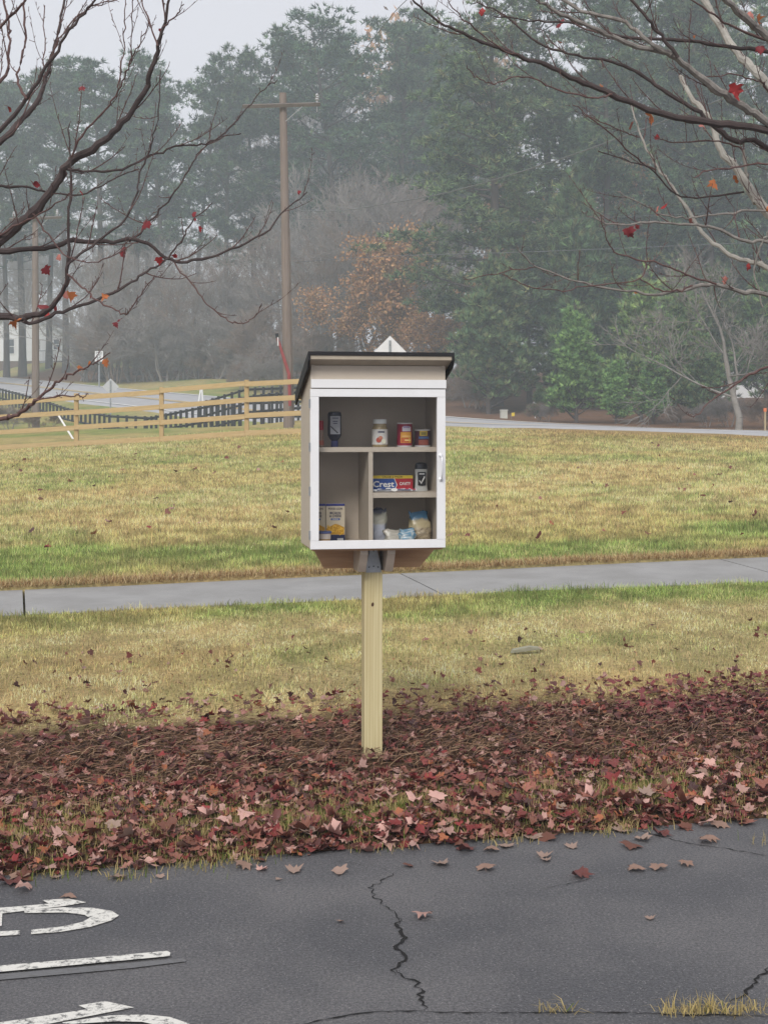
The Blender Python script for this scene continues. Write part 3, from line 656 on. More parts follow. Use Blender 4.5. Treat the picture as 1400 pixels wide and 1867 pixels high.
# door
dl, dr = lx(566, DF), lx(812, DF); dz0, dz1 = lz(1000, 0, DF), z_dtop
sw = lx(581.5, DF) - dl; tr = lz(709, 0, DF) - lz(723, 0, DF); brl = lz(985, 0, DF) - dz0
hinge_o = (dl, DF, dz0)
door = empty('door', hinge_o); door.parent = pantry
def dbox(name, a, b_, c, d, material=M_white, y0=0.0, y1=.021, bevel=.0015, parent=None):
    return MB().box(a - dl, b_ - dl, y0, y1, c - dz0, d - dz0).build(name, material, parent or door, bevel=bevel)
dbox('rail', dl, dr, dz0, dz0 + brl); dbox('rail', dl, dr, dz1 - tr, dz1)
dbox('stile', dl, dl + sw, dz0 + brl + .0006, dz1 - tr - .0006); dbox('stile', dr - sw, dr, dz0 + brl + .0006, dz1 - tr - .0006)
m_gl, nt, b = new_mat('clear acrylic'); nt.nodes.remove(b)
tr_ = nt.nodes.new('ShaderNodeBsdfTransparent'); gl_ = nt.nodes.new('ShaderNodeBsdfGlossy'); gl_.inputs['Roughness'].default_value = .03; tr_.inputs[0].default_value = (.99, .99, .99, 1)
fz = nt.nodes.new('ShaderNodeFresnel'); fz.inputs[0].default_value = 1.22; ms = nt.nodes.new('ShaderNodeMixShader')
nt.links.new(fz.outputs[0], ms.inputs[0]); nt.links.new(tr_.outputs[0], ms.inputs[1]); nt.links.new(gl_.outputs[0], ms.inputs[2]); nt.links.new(ms.outputs[0], nt.nodes['Material Output'].inputs[0])
dbox('pane', dl + sw - .006, dr - sw + .006, dz0 + brl - .006, dz1 - tr + .006, m_gl, .0225, .0245, 0)
M_nickel = mat('white enamel pull', (.72, .73, .75), .25, .1, 20, metal=.25, spec=.5)
M_zinc = mat('galvanised steel', (.36, .38, .40), .45, c2=(.27, .29, .31), scale=30, metal=.6)
hx = lx(803.5, DF) - dl; h0, h1 = lz(875, 0, DF) - dz0, lz(831, 0, DF) - dz0; hz = (h0 + h1) / 2
arc = [(hx, -.004, h0), (hx, -.016, h0 + .006), (hx + .001, -.026, h0 + .028), (hx + .002, -.028, hz), (hx + .001, -.026, h1 - .028), (hx, -.016, h1 - .006), (hx, -.004, h1)]
mb = MB().tube(catmull(arc, 4), [.0034] * 25, 8)
for z in (h0, h1): mb.lathe([(.009, 0), (.009, .003), (.006, .005)], (0, 0, 0), 12)
n0 = len(mb.v) - 2 * 36
for j, z in enumerate((h0, h1)):                  # turn the two rosettes to face the viewer
    for i in range(36):
        k = n0 + j * 36 + i; X, Yv, Z = mb.v[k]; mb.v[k] = (X + hx, -Z - .0005, Yv + z)
mb.build('handle', M_nickel, door, smooth=True)
for py in (736, 815, 895, 975):
    z = lz(py, xl, FR) - dz0
    MB().box(-.006, -.0015, -.001, .012, z - .02, z + .02).tube([(-.004, -.002, z - .021), (-.004, -.002, z + .021)], .0035, 8).build('hinge', M_zinc, door)
# shelves and divider
SF_ = FR + .075; sx0, sx1 = xl + T + .0005, xr - T - .0005
s1t, s1b = lz(815.5, 0, SF_), lz(824, 0, SF_); s2t, s2b = lz(898, .1, SF_), lz(907.5, .1, SF_)
dvx0, dvx1 = lx(672, SF_), lx(680, SF_)
M_shelf = mat('tan shelf board', (.50, .44, .365), .65, c2=(.45, .395, .325), scale=6, bump=.1, bscale=40)
zf = z_bot + T
MB().box(sx0, sx1, SF_, BK - .0125, s1b, s1t).build('shelf', M_shelf, pantry, bevel=.001)
MB().box(dvx0, dvx1, SF_ + .001, BK - .0125, zf, s1b - .0005).build('divider', M_shelf, pantry, bevel=.001)
MB().box(dvx1 + .0005, sx1, SF_ + .0015, BK - .0125, s2b, s2t).build('shelf', M_shelf, pantry, bevel=.001)
# cleats and brackets below
zc = z_bot - .012; bx0, bx1 = lx(574, .01), lx(797, .01); bl0, bl1 = lx(593, .01), lx(768, .01); zb = lz(1037, 0, .0)
MB().prism([(bl0, zb), (bl1, zb), (bx1, zc - .012), (bx1, zc), (bx0, zc), (bx0, zc - .012)], .046, .084, 'y').build('cross_brace', M_cedar, pantry, bevel=.002)
pw = .0445
for s in (-1, 1):
    a, b_ = (-pw - .04, -pw - .002) if s < 0 else (pw + .002, pw + .04)
    MB().prism([(-.10, zb - .004), (.045, zb - .004), (.045, zc), (-.17, zc), (-.17, zc - .02), (-.13, zb + .03)], a, b_, 'x').build('bracket_arm', M_tan, pantry, bevel=.002)
zp = zb - .001
MB().box(-pw, pw, -pw, pw, -.25, zp).build('post', M_post, pantry, bevel=.004)
pl_ = [(-.036, zp - .012), (.036, zp - .012), (.036, zp + .02), (.016, zc - .004), (-.016, zc - .004), (-.036, zp + .02)]
plate = MB().prism(pl_, -pw - .004, -pw - .0012, 'y').build('metal_plate', M_zinc, pantry)
M_dark = mat('dark steel', (.02, .02, .022), .4, .2, 20, metal=.5)
for (x_, z_) in ((-.022, zp + .014), (.0, zp + .018), (.022, zp + .014), (.0, zc - .014)):
    MB().prism([(x_ + .0035 * math.cos(a), z_ + .0035 * math.sin(a)) for a in np.linspace(0, 6.283, 9)[:-1]], -pw - .0055, -pw - .0038, 'y').build('screw', M_dark, plate)
MB().box(-.018, .018, -pw + .002, pw - .002, zp, zc - .001).build('post_cap', M_zinc, pantry)
MB().lathe([(.002, 0), (.006, .0006), (.0065, .001)], (0, 0, 0), 12, 1, 1.6).build('knot', mat('wood knot', (.07, .035, .02), .8), pantry, loc=(-.004, -pw - .0002, lz(1102, 0, -pw)), rot=(R(90), R(12), 0))

# ------------------------------------------------------------------ goods on the shelves (each stands on its own)
def text_mesh(body, size, align='CENTER'):
    cu = bpy.data.curves.new('lettering', 'FONT'); cu.body = body; cu.size = size; cu.align_x = align; cu.align_y = 'CENTER'; cu.resolution_u = 2; cu.offset = size * .022
    o = bpy.data.objects.new('lettering', cu); COL.objects.link(o)
    dg = bpy.context.evaluated_depsgraph_get(); me = bpy.data.meshes.new_from_object(o.evaluated_get(dg)); me.name = 'lettering'
    bpy.data.objects.remove(o); bpy.data.curves.remove(cu); return me
def lettering(body, size, material, parent, loc, width=None, rot=(R(90), 0, 0), name='lettering'):
    me = text_mesh(body, size); o = link(name, me, material, parent, loc, rot)
    if width:
        w = max(v.co.x for v in me.vertices) - min(v.co.x for v in me.vertices); o.scale = (width / w, 1, 1)
    return o
def goods(name, label, cat, px, ly, z, turn=0.0):
    l = lx(px, ly); w = pantry.matrix_world if False else Matrix.Translation((BX, BY, BZ)) @ Matrix.Rotation(TH, 4, 'Z')
    p = w @ Vector((l, ly, z)); return tag(empty(name, p, TH + turn), label, cat)
def flat(c, rough=.5): return mat('print', c, rough, .12, 60)
K_white, K_navy, K_blue, K_yel, K_red, K_black, K_cream, K_orange, K_grey, K_maroon = [flat(c) for c in ((.75, .75, .73), (.02, .025, .08), (.03, .08, .30), (.70, .52, .04), (.40, .025, .04), (.015, .015, .018), (.60, .53, .40), (.68, .33, .05), (.45, .46, .47), (.16, .02, .035))]
def ppm(ly): return F / (BY + ly * cT)
# tall dark squeeze bottle standing on its cap
ly = .02
g = goods('squeeze_bottle', 'dark navy squeeze bottle with silver label standing on its cap', 'bottle', 610, ly, s1t)
MB().lathe([(.017, 0), (.018, .004), (.018, .026), (.016, .030)], (0, 0, 0), 20).build('cap', flat((.03, .035, .12)), g, smooth=True)
MB().lathe([(.016, .030), (.024, .040), (.033, .055), (.034, .09), (.033, .13), (.034, .155), (.031, .168), (.02, .172)], (0, 0, 0), 24, 1, .62).build('body', flat((.012, .014, .03), .25), g, smooth=True)
lb = MB().box(-.024, .024, -.0235, -.0215, .062, .150).build('label', flat((.38, .39, .42)), g, bevel=.0006)
MB().prism([(-.024, .098), (-.020, .102), (.016, .068), (.010, .066)], -.0245, -.0236, 'y').build('stripe', K_black, lb)
for z_, w_ in ((.140, .03), (.124, .024), (.114, .02)): MB().box(-w_ / 2, w_ / 2, -.0242, -.0236, z_ - .002, z_ + .002).build('print_line', K_navy, lb)
# peanut butter style jar with white lid
ly = .0
g = goods('glass_jar', 'clear jar of applesauce with white lid and pale apple label', 'jar', 692.5, ly, s1t)
MB().lathe([(.035, 0), (.038, .004), (.0385, .02), (.0385, .085), (.034, .097), (.031, .103), (.031, .115)], (0, 0, 0), 28).build('body', flat((.34, .27, .15), .2), g, smooth=True)
MB().lathe([(.033, .113), (.0335, .115), (.0335, .132), (.032, .1345)], (0, 0, 0), 28).build('lid', flat((.72, .75, .73)), g, smooth=True)
lb = MB().lathe([(.0392, .012), (.0392, .086)], (0, 0, 0), 28).build('label', flat((.62, .61, .58)), g, smooth=True)
M_appler, M_applew = flat((.42, .08, .05)), flat((.72, .72, .58))
MB().lathe([(.001, 0), (.013, .001), (.012, .003)], (0, 0, 0), 14).build('apple_print', M_appler, lb, loc=(-.012, -.0375, .034), rot=(R(90), 0, R(-14)))
MB().lathe([(.001, 0), (.012, .001), (.011, .003)], (0, 0, 0), 14).build('apple_print', M_applew, lb, loc=(.012, -.0380, .027), rot=(R(90), 0, R(16)))
MB().lathe([(.001, 0), (.010, .001), (.009, .003)], (0, 0, 0), 14).build('apple_print', flat((.55, .22, .14)), lb, loc=(-.003, -.0393, .044), rot=(R(90), 0, 0))
MB().box(-.016, .016, -.0402, -.0392, .070, .076).build('brand_bar', K_navy, lb)
# tall red can
def can(name, label, px, rad, hgt, cbody, ly):
    g = goods(name, label, 'can', px, ly, s1t)
    MB().lathe([(rad * .97, 0), (rad, .002), (rad, .004), (rad * .985, .005), (rad * .985, hgt - .005), (rad, hgt - .004), (rad, hgt - .001), (rad * .95, hgt)], (0, 0, 0), 28).build('tin', flat((.55, .55, .56), .3), g, smooth=True)
    lb = MB().lathe([(rad * 1.0, .007), (rad * 1.0, hgt - .007)], (0, 0, 0), 28).build('label', flat(cbody, .35), g, smooth=True)
    return g, lb
def curved(lb, rad, z0, z1, a0, a1, material, name='print_patch', push=.0006):
    n = 8; vs_, fs_ = [], []
    for i in range(n + 1):
        a = R(-90 + a0 + (a1 - a0) * i / n)
        for z in (z0, z1): vs_.append(((rad + push) * math.cos(a), (rad + push) * math.sin(a), z))
    for i in range(n): fs_.append((2 * i, 2 * i + 2, 2 * i + 3, 2 * i + 1))
    me = bpy.data.meshes.new(name); me.from_pydata(vs_, [], fs_); me.update(); return link(name, me, material, lb)
g, lb = can('food_can', 'tall red food can with orange pasta picture beside the jar', 737.5, .0375, .118, (.26, .015, .04), .0)
curved(lb, .0375, .020, .072, -42, 46, K_orange); curved(lb, .0375, .022, .045, -36, 20, flat((.50, .12, .03)), push=.0011); curved(lb, .0375, .076, .098, -28, 40, flat((.55, .53, .58))); curved(lb, .0375, .092, .102, -20, 30, flat((.30, .22, .36)), push=.0011)
curved(lb, .0375, .048, .056, -30, 38, flat((.74, .45, .16)), push=.0011); curved(lb, .0375, .030, .036, -10, 40, flat((.78, .62, .25)), push=.0014)
g, lb = can('food_can', 'short dark maroon can with yellow badge and blue band', 770, .0385, .085, (.07, .02, .03), .01)
curved(lb, .0385, .054, .078, -32, 26, flat((.5, .36, .05))); curved(lb, .0385, .058, .072, -22, 16, flat((.20, .17, .04)), push=.0011); curved(lb, .0385, .040, .050, -40, 42, flat((.05, .11, .26))); curved(lb, .0385, .010, .034, -40, 34, flat((.24, .06, .04)))
# half hidden red-capped jar behind the stile
g = goods('spice_bottle', 'narrow red capped bottle half hidden behind the door stile', 'bottle', 583, .03, s1t)
MB().lathe([(.017, 0), (.02, .003), (.02, .075), (.016, .085)], (0, 0, 0), 20).build('body', flat((.30, .20, .15)), g, smooth=True)
MB().lathe([(.019, .082), (.019, .125), (.017, .128)], (0, 0, 0), 20).build('cap', K_red, g, smooth=True)
curved(g, .02, .010, .032, -60, 90, flat((.40, .12, .08)), 'label')
# toothpaste carton
ly = .02; pm = ppm(ly); x0, x1 = lx(667, ly), lx(752.5, ly); w = x1 - x0; hgt = .078
g = goods('toothpaste_carton', 'toothpaste twin pack carton in blue, red and yellow', 'carton', 667, ly, s2t)
MB().box(0, w, 0, .045, 0, hgt).build('carton', K_blue, g, bevel=.001)
MB().prism([(w * .60, .0005), (w, .0005), (w, hgt * .80), (w * .60, hgt * .80), (w * .655, hgt * .40)], -.0012, -.0003, 'y').build('red_panel', K_red, g)
MB().prism([(w * .595, .0005), (w * .61, .0005), (w * .665, hgt * .40), (w * .61, hgt * .80), (w * .595, hgt * .80), (w * .65, hgt * .40)], -.0018, -.0013, 'y').build('white_chevron', K_white, g)
MB().box(0, w, -.0014, -.0003, hgt * .80, hgt * .995).build('yellow_strip', K_yel, g)
lettering('VALUE 2 PACK', .012, K_black, g, (w * .56, -.0018, hgt * .895), .105)
lettering('Crest', .040, K_white, g, (w * .37, -.0022, hgt * .43), .105)
lettering('CAVITY', .02, K_white, g, (w * .83, -.0022, hgt * .46), .055)
# toothbrush packs
for j, (px, wv) in enumerate(((716, .19), (728, .17))):
    g = goods('toothbrush_pack', ['white wrapped toothbrush pack lying before the toothpaste, lower of two', 'white wrapped toothbrush pack lying before the toothpaste, upper of two'][j], 'toothbrush', px, -.075 + .022 * j, s2t + .002 + j * .001)
    mb = MB()
    vs_, fs_ = [], []; nn = 24
    for i in range(nn + 1):
        for k in range(5):
            X = (i / nn - .5) * wv; Yv = (k / 4 - .5) * .030; vs_.append((X, Yv, .003 + .012 * (1 - abs(k / 2 - 1)) * (.45 + .55 * random.random())))
    for i in range(nn):
        for k in range(4): a = i * 5 + k; fs_.append((a, a + 5, a + 6, a + 1))
    mb.add(vs_, fs_).build('wrapper', flat((.70, .72, .75), .2), g)
    mb = MB().tube(catmull([(-wv * .42, -.017, .009), (-wv * .1, -.017, .012), (wv * .2, -.017, .010), (wv * .45, -.017, .009)], 4), [.0028] * 13, 6); mb.build('brush_handle', [flat((.10, .12, .2)), flat((.5, .1, .15))][j], g)
    MB().lathe([(.001, 0), (.012, .0006), (.011, .002)], (0, 0, 0), 14, 1.4, .7).build('badge', K_white, g, loc=(.004 - .06 * j, -.019, .010), rot=(R(80), 0, 0))
# deodorant stick
ly = .0
g = goods('deodorant_stick', 'grey deodorant stick with dark cap and black check mark label', 'deodorant', 767.5, ly, s2t)
MB().lathe([(.033, 0), (.034, .004), (.030, .03), (.029, .075), (.0315, .100), (.0315, .108)], (0, 0, 0), 28, 1, .55).build('body', flat((.42, .43, .42), .35), g, smooth=True)
MB().lathe([(.0305, .108), (.031, .112), (.030, .128), (.024, .138), (.010, .141)], (0, 0, 0), 28, 1, .55).build('cap', flat((.03, .033, .04), .3), g, smooth=True)
lb = MB().prism([(-.019, .030), (.0, .026), (.019, .030), (.021, .09), (.018, .095), (-.018, .095), (-.021, .09)], -.0196, -.0178, 'y').build('label', K_black, g)
MB().prism([(-.014, .052), (-.011, .055), (-.004, .044), (.012, .074), (.015, .073), (-.003, .036)], -.0202, -.0197, 'y').build('check_mark', flat((.6, .6, .6)), lb)
MB().prism([(-.006, .038), (.014, .070), (.0155, .068), (-.002, .036)], -.0202, -.0197, 'y').build('check_mark', flat((.5, .5, .5)), lb)
MB().box(-.013, .013, -.0202, -.0197, .082, .088).build('brand_bar', K_grey, lb)
# macaroni cartons
def pasta_carton(px, label, ly):
    w, h = .0925, .182; g = goods('macaroni_carton', label, 'carton', px, ly, zf + .0005)
    MB().box(-w / 2, w / 2, 0, .035, 0, h).build('carton', K_cream, g, bevel=.001)
    MB().box(-w / 2, w / 2, -.001, -.0003, h * .935, h * .998).build('navy_band', flat((.04, .05, .22)), g); MB().box(-w / 2, w / 2, -.001, -.0003, .0005, h * .165).build('navy_band', K_navy, g)
    r = random.Random(px)
    mp_ = MB().prism([(-w / 2 + .001, h * .17), (w / 2 - .003, h * .17), (w / 2 - .002, h * .36), (w * .2, h * .43), (0, h * .46), (-w * .25, h * .40), (-w / 2 + .001, h * .33)], -.0012, -.0003, 'y').build('pasta_picture', flat((.55, .30, .03)), g)
    pm_ = MB()
    for k in range(26):
        cx_, cz_ = r.uniform(-w * .40, w * .38), r.uniform(h * .20, h * .38); a0 = r.uniform(0, 6.28)
        pm_.tube([(cx_ + .008 * math.cos(a0 + t), -.0022, cz_ + .008 * math.sin(a0 + t)) for t in np.linspace(0, 2.6, 6)], .0016, 5)
    pm_.build('pasta_print', flat((.80, .50, .06)), mp_)
    lettering('FOOD LION', .014, K_navy, g, (0, -.0016, h * .86), w * .74); lettering('MACARONI', .017, K_navy, g, (0, -.0016, h * .745), w * .58); lettering('& CHEESE', .017, K_navy, g, (0, -.0016, h * .665), w * .62)
    bb = MB().box(-w * .24, w * .24, -.0012, -.0003, h * .555, h * .605).build('blue_bar', K_blue, g); lettering('ORIGINAL', .007, K_white, bb, (0, -.0018, h * .58), w * .36)
    MB().box(w * .10, w * .42, -.0016, -.0011, .002, .013).build('weight_panel', K_grey, g)
pasta_carton(611.5, 'macaroni and cheese carton standing fully in view behind the glass', .05)
pasta_carton(576, 'macaroni and cheese carton half hidden behind the door stile', .055)
g = goods('snack_cup', 'small orange snack cup with blue lid before the macaroni cartons', 'cup', 591, -.08, zf)
MB().lathe([(.026, 0), (.028, .002), (.033, .048)], (0, 0, 0), 24).build('cup', flat((.62, .36, .10), .3), g, smooth=True)
MB().lathe([(.035, .048), (.036, .050), (.036, .056), (.033, .0585)], (0, 0, 0), 24).build('lid', flat((.10, .13, .30)), g, smooth=True)
curved(g, .0305, .022, .046, -70, 60, flat((.62, .55, .50)), 'label', push=.003)
# bags
def bag(name, label, px, ly, w, h, d, cols, seed, lean=0.0, rim=None):
    """a filled plastic bag: flattened pillow with creases, gathered towards the top"""
    r = np.random.default_rng(seed); g = goods(name, label, 'bag', px, ly, zf + .001)
    nu, nv_ = 22, 14; vs_, fs_, cc = [], [], []
    for j in range(nv_ + 1):
        t = j / nv_; ww = w * (.92 + .08 * math.sin(t * 7 + seed)) / 2; dd = d / 2 * (1 - max(0, (t - .25) / .75)) ** .8 * (.75 + .25 * min(1, t / .15)) + .0015
        for i in range(nu):
            a = 2 * math.pi * i / nu; k = 1 + r.normal(0, .05) + .09 * math.sin(4 * a + 7 * t + seed)
            vs_.append((ww * math.copysign(abs(math.cos(a)) ** .6, math.cos(a)) * k + lean * t * h, dd * math.copysign(abs(math.sin(a)) ** .8, math.sin(a)) * k, t * h * (1 + r.normal(0, .03) + .05 * t * math.sin(3 * a + seed))))
            c = cols(t, r); cc.append(c)
    for j in range(nv_):
        for i in range(nu): k = (i + 1) % nu; fs_.append((j * nu + i, j * nu + k, (j + 1) * nu + k, (j + 1) * nu + i))
    me = np_mesh('pouch', np.array(vs_), np.array(fs_), np.array(cc), True); link('pouch', me, M_bag, g)
    return g
M_bag = attr_mat('plastic bag', .3, .5)
g = bag('snack_bag', 'upright silver and navy foil bag against the divider', 690, .0, .082, .155, .05, lambda t, r: (np.array((.03, .035, .07)) if t > .86 else np.array((.36, .35, .28)) if t > .52 else np.array((.34, .36, .42))) * r.uniform(.8, 1.1), 3)
g = bag('dried_bean_bag', 'clear bag of mixed dried beans with blue top', 768, .01, .105, .138, .07, lambda t, r: (np.array((.05, .16, .28)) if t > .74 else np.array((.42, .36, .22)) if t > .46 else np.array((.42, .35, .24)) * r.uniform(.45, 1.35)) * r.uniform(.9, 1.1), 5, -.12)
be = MB(); r = random.Random(4)
for k in range(70): be.lathe([(.0008, 0), (.0032, .001), (.0012, .003)], (r.uniform(-.042, .040), -.034 - .004 * r.random(), r.uniform(.006, .062)), 5)
o = be.build('beans', mat('dried beans', (.55, .46, .33), .5, .6, 300), g); tag(o, kind='stuff')
bag('flat_bag', 'limp pale plastic bag slumped on the pantry floor', 717, -.03, .095, .058, .06, lambda t, r: np.array((.40, .38, .33)) * r.uniform(.75, 1.15), 8)
bag('wrapped_packet', 'crumpled light blue wrapped packet beside the bean bag', 742, -.05, .085, .062, .05, lambda t, r: (np.array((.10, .24, .36)) if r.uniform() < .55 else np.array((.42, .48, .50))) * r.uniform(.8, 1.15), 11)

# ------------------------------------------------------------------ board fence
M_fence = wood_mat('new fence pine', (.50, .375, .20), (.37, .255, .12), (.7, 8, 8), .12, 3.0, 'Z')
M_fpost = wood_mat('new fence post', (.46, .34, .18), (.34, .23, .10), (8, 8, .7))
fpx = [(-170, 829, 44.0), (-15, 822.5, 42.8), (140, 815, 41.5), (295, 807, 40.2), (450, 797.5, 39.0), (605, 789, 37.8), (760, 781, 36.6)]
fp = []
for px, py, Y in fpx: p = P(px, py, Y); fp.append(Vector((p.x, p.y, gh(p.x, p.y))))
fence = tag(empty('board_fence', fp[0]), 'new four rail wooden board fence along the back of the lawn', 'fence')
inv = Matrix.Translation(-fp[0])
for i, p in enumerate(fp):
    q = p - fp[0]; MB().box(q.x - .06, q.x + .06, q.y - .06, q.y + .06, q.z - .3, q.z + 1.56).build('post', M_fpost, fence, bevel=.008)
for i in range(len(fp) - 1):
    a, b_ = fp[i] - fp[0], fp[i + 1] - fp[0]; d = (b_ - a); L2 = math.hypot(d.x, d.y); ang = math.atan2(d.y, d.x); slope = math.atan2(d.z, L2)
    for k, (h, w) in enumerate(((1.44, .135), (1.00, .135), (.56, .135), (.10, .15))):
        dz = random.uniform(-.02, .02)
        o = MB().box(.004, d.length - .004, -.02, .02, -w / 2, w / 2).build('rail', M_fence, fence, bevel=.004)
        nrm = Vector((math.sin(ang), -math.cos(ang), 0)) * .083
        o.location = a + Vector((0, 0, h + dz)) + nrm; o.rotation_euler = (0, -slope + random.uniform(-.006, .006), ang)

# ------------------------------------------------------------------ dark railing at the dip beside the street
M_rail = mat('dark stained rail', (.035, .036, .042), .7, .4, 6)
def railing(pts, label, top, gap=.42):
    P0 = pts[0]; g = tag(empty('picket_railing', P0), label, 'railing')
    for a, b_ in zip(pts, pts[1:]):
        a = a - P0; b_ = b_ - P0; d = b_ - a
        for h in (.18, top * .55, top - .05):
            MB().tube([a + Vector((0, 0, h)), b_ + Vector((0, 0, h))], .055, 4).build('rail', M_rail, g)
        n = max(1, int(d.length / gap))
        for i in range(n):
            q = a.lerp(b_, i / n); w = .05; MB().box(q.x - w, q.x + w, q.y - w, q.y + w, q.z - .3, q.z + top + .03).build('picket', M_rail, g)
def RP(px, py_top, Y, top): p = P(px, py_top, Y); return Vector((p.x, p.y, p.z - top))
railing([RP(-60, 696, 92, 1.3), RP(0, 708, 88, 1.3), RP(62, 724, 80, 1.3), RP(125, 745, 72, 1.3), RP(200, 757, 65, 1.3), RP(282, 761, 61, 1.3)], 'dark picket railing running down beside the street into the dip', 1.3, .85)
railing([RP(268, 762, 60.5, 1.4), RP(330, 749, 58, 1.4), RP(385, 738, 56, 1.4), RP(450, 722, 54, 1.4), RP(548, 712, 52, 1.4)], 'dark picket railing climbing from the dip toward the utility pole', 1.4)
railing([RP(366, 734, 62, 1.4), RP(410, 720, 60.5, 1.4), RP(450, 708, 59.5, 1.4), RP(560, 704, 58, 1.4)], 'dark picket railing standing farther back behind the pole', 1.4)

# ------------------------------------------------------------------ utility poles and lines
M_pole = wood_mat('weathered pole', (.23, .185, .16), (.14, .11, .095), (5, 5, .25), .1)
M_arm = mat('weathered crossarm', (.17, .145, .13), .85, .35, 5)
M_porc = mat('grey porcelain', (.45, .45, .47), .3, .2, 9); M_wire = mat('grey cable', (.16, .17, .18), .5, .2, 3)
def pole(label, px, Y, top_py, lean, arm_py, ax0, ax1, r0=.165, r1=.115):
    b0 = ground_at(px, Y); t = P(px + lean, top_py, Y); H = t.z - b0.z; g = tag(empty('utility_pole', b0), label, 'utility pole', None)
    n = 10; pts = [Vector(((t.x - b0.x) * k / n, 0, -.5 + (H + .5) * k / n)) for k in range(n + 1)]
    MB().tube(pts, [r0 + (r1 - r0) * k / n for k in range(n + 1)], 14).build('pole_shaft', M_pole, g, smooth=True)
    a, c = P(ax0, arm_py + 2, Y - .2) - b0, P(ax1, arm_py - 2, Y - .2) - b0
    arm = MB().tube([a, c], .075, 4).build('crossarm', M_arm, g)
    zc_ = (a.z + c.z) / 2; xm = pts[-1].x
    MB().tube([(xm + .62, -.26, zc_ - .05), (xm + .1, -.2, zc_ - .5)], .012, 4).build('arm_brace', M_porc, g)
    return g, b0, a, c
def insulator(g, p, s=1.0): MB().lathe([(.03, 0), (.03, .06), (.075, .09), (.045, .13), (.075, .16), (.045, .2), (.06, .24), (.03, .28)], tuple(p), 12, s, s).build('insulator', M_porc, g, smooth=True)
g1, b1, a1, c1 = pole('tall weathered utility pole with one crossarm behind the board fence', 527, 45, 170, -11, 192, 443, 584)
insulator(g1, c1 + Vector((-.1, 0, .05))); MB().tube([c1 + Vector((-.1, 0, -.05)), c1 + Vector((-.1, 0, -.25))], .012, 5).build('bolt', M_porc, g1)
# conduit on the pole's side
MB().tube([(.165, -.05, .1), (.135 - 11 / F * 45 * .6, -.05, 6.3)], .022, 6).build('conduit', M_arm, g1)
g2, b2, a2, c2 = pole('distant utility pole beside the street, in front of the white house', 66, 65, 395, -1, 398, 18, 113, .19, .13)
insulator(g2, a2 + Vector((.2, 0, .07))); insulator(g2, c2 + Vector((-.2, 0, .07)))
def wire(label, pts, r=.012, sag=True):
    c = catmull([tuple(p) for p in pts], 8); P0 = Vector(c[0]); o = MB().tube([Vector(q) - P0 for q in c], r, 5).build('power_line', M_wire, None, loc=P0)
    return tag(o, label, 'cable')
wire('sagging service cable running from the tall pole past the dense wood', [P(538, 384, 45), P(620, 384, 43), P(700, 372, 41), P(820, 350, 38), P(1000, 297, 34), P(1180, 232, 31), P(1400, 148, 28), P(1600, 66, 26)], .014)
wire('thin lower cable crossing before the pines', [P(538, 478, 46), P(715, 467, 50), P(1000, 458, 54), P(1330, 444, 57), P(1500, 436, 59)], .011)
wire('thin upper cable crossing before the pines', [P(538, 400, 46), P(830, 405, 52), P(1060, 398, 56), P(1500, 380, 64)], .006)
wire('cable from the distant pole dipping toward the tall pole', [P(66, 532, 64.8), P(140, 536, 60), P(230, 510, 55), P(312, 480, 51), P(420, 430, 48), P(515, 376, 45.2)], .011)
wire('high cable leaving the crossarm upward over the pines', [P(570, 181, 44.9), P(640, 120, 40), P(715, 27, 35), P(760, -20, 32), P(900, -180, 28)], .009)
wire('faint cable running on from the distant pole past the house', [P(66, 492, 65), P(-40, 488, 62), P(-150, 480, 60)], .011)
# red guy marker leaning at the pole
M_red = mat('faded red plastic', (.32, .06, .06), .6, .4, 5)
gm = tag(empty('guy_marker', b1 + Vector((-.02, -.3, 0))), 'leaning faded red guard beside the tall pole', 'guy guard'); o_ = gm.location
q0, q1 = P(527, 682, 44.7) - o_, P(506, 616, 44.7) - o_
MB().tube([P(529, 740, 44.7) - o_, q0, q0.lerp(q1, .5), q1], [.05, .055, .05, .04], 8).build('sleeve', M_red, gm); MB().tube([q1, q1 + Vector((-.02, 0, .14))], .05, 8).build('tip', M_dark, gm)
MB().tube([q1 + Vector((.02, -.06, .02)), q1 + Vector((.03, -.07, -.25))], .018, 5).build('strap', M_white, gm)
p0 = P(137, 792, 45.5); p1 = P(107, 757, 46.5); gnd = gh(p0.x, p0.y); p0.z = gnd - .1
tag(MB().tube([(0, 0, 0), p1 - p0], .032, 7).build('guy_guard', mat('white plastic sleeve', (.74, .74, .72), .5, .1, 4), None, loc=p0), 'white slanted guy wire guard behind the board fence', 'guy guard')
b3 = ground_at(363, 82); g = tag(empty('marker_post', b3), 'small white leaning marker post beside the street', 'marker post')
MB().tube([(-.12, 0, -.1), (.12, 0, P(366, 707, 82).z - b3.z)], .05, 6).build('stake', M_white, g); MB().tube([(.28, 0, -.1), (.17, 0, P(368, 708, 82).z - b3.z)], .05, 6).build('stake', M_white, g)

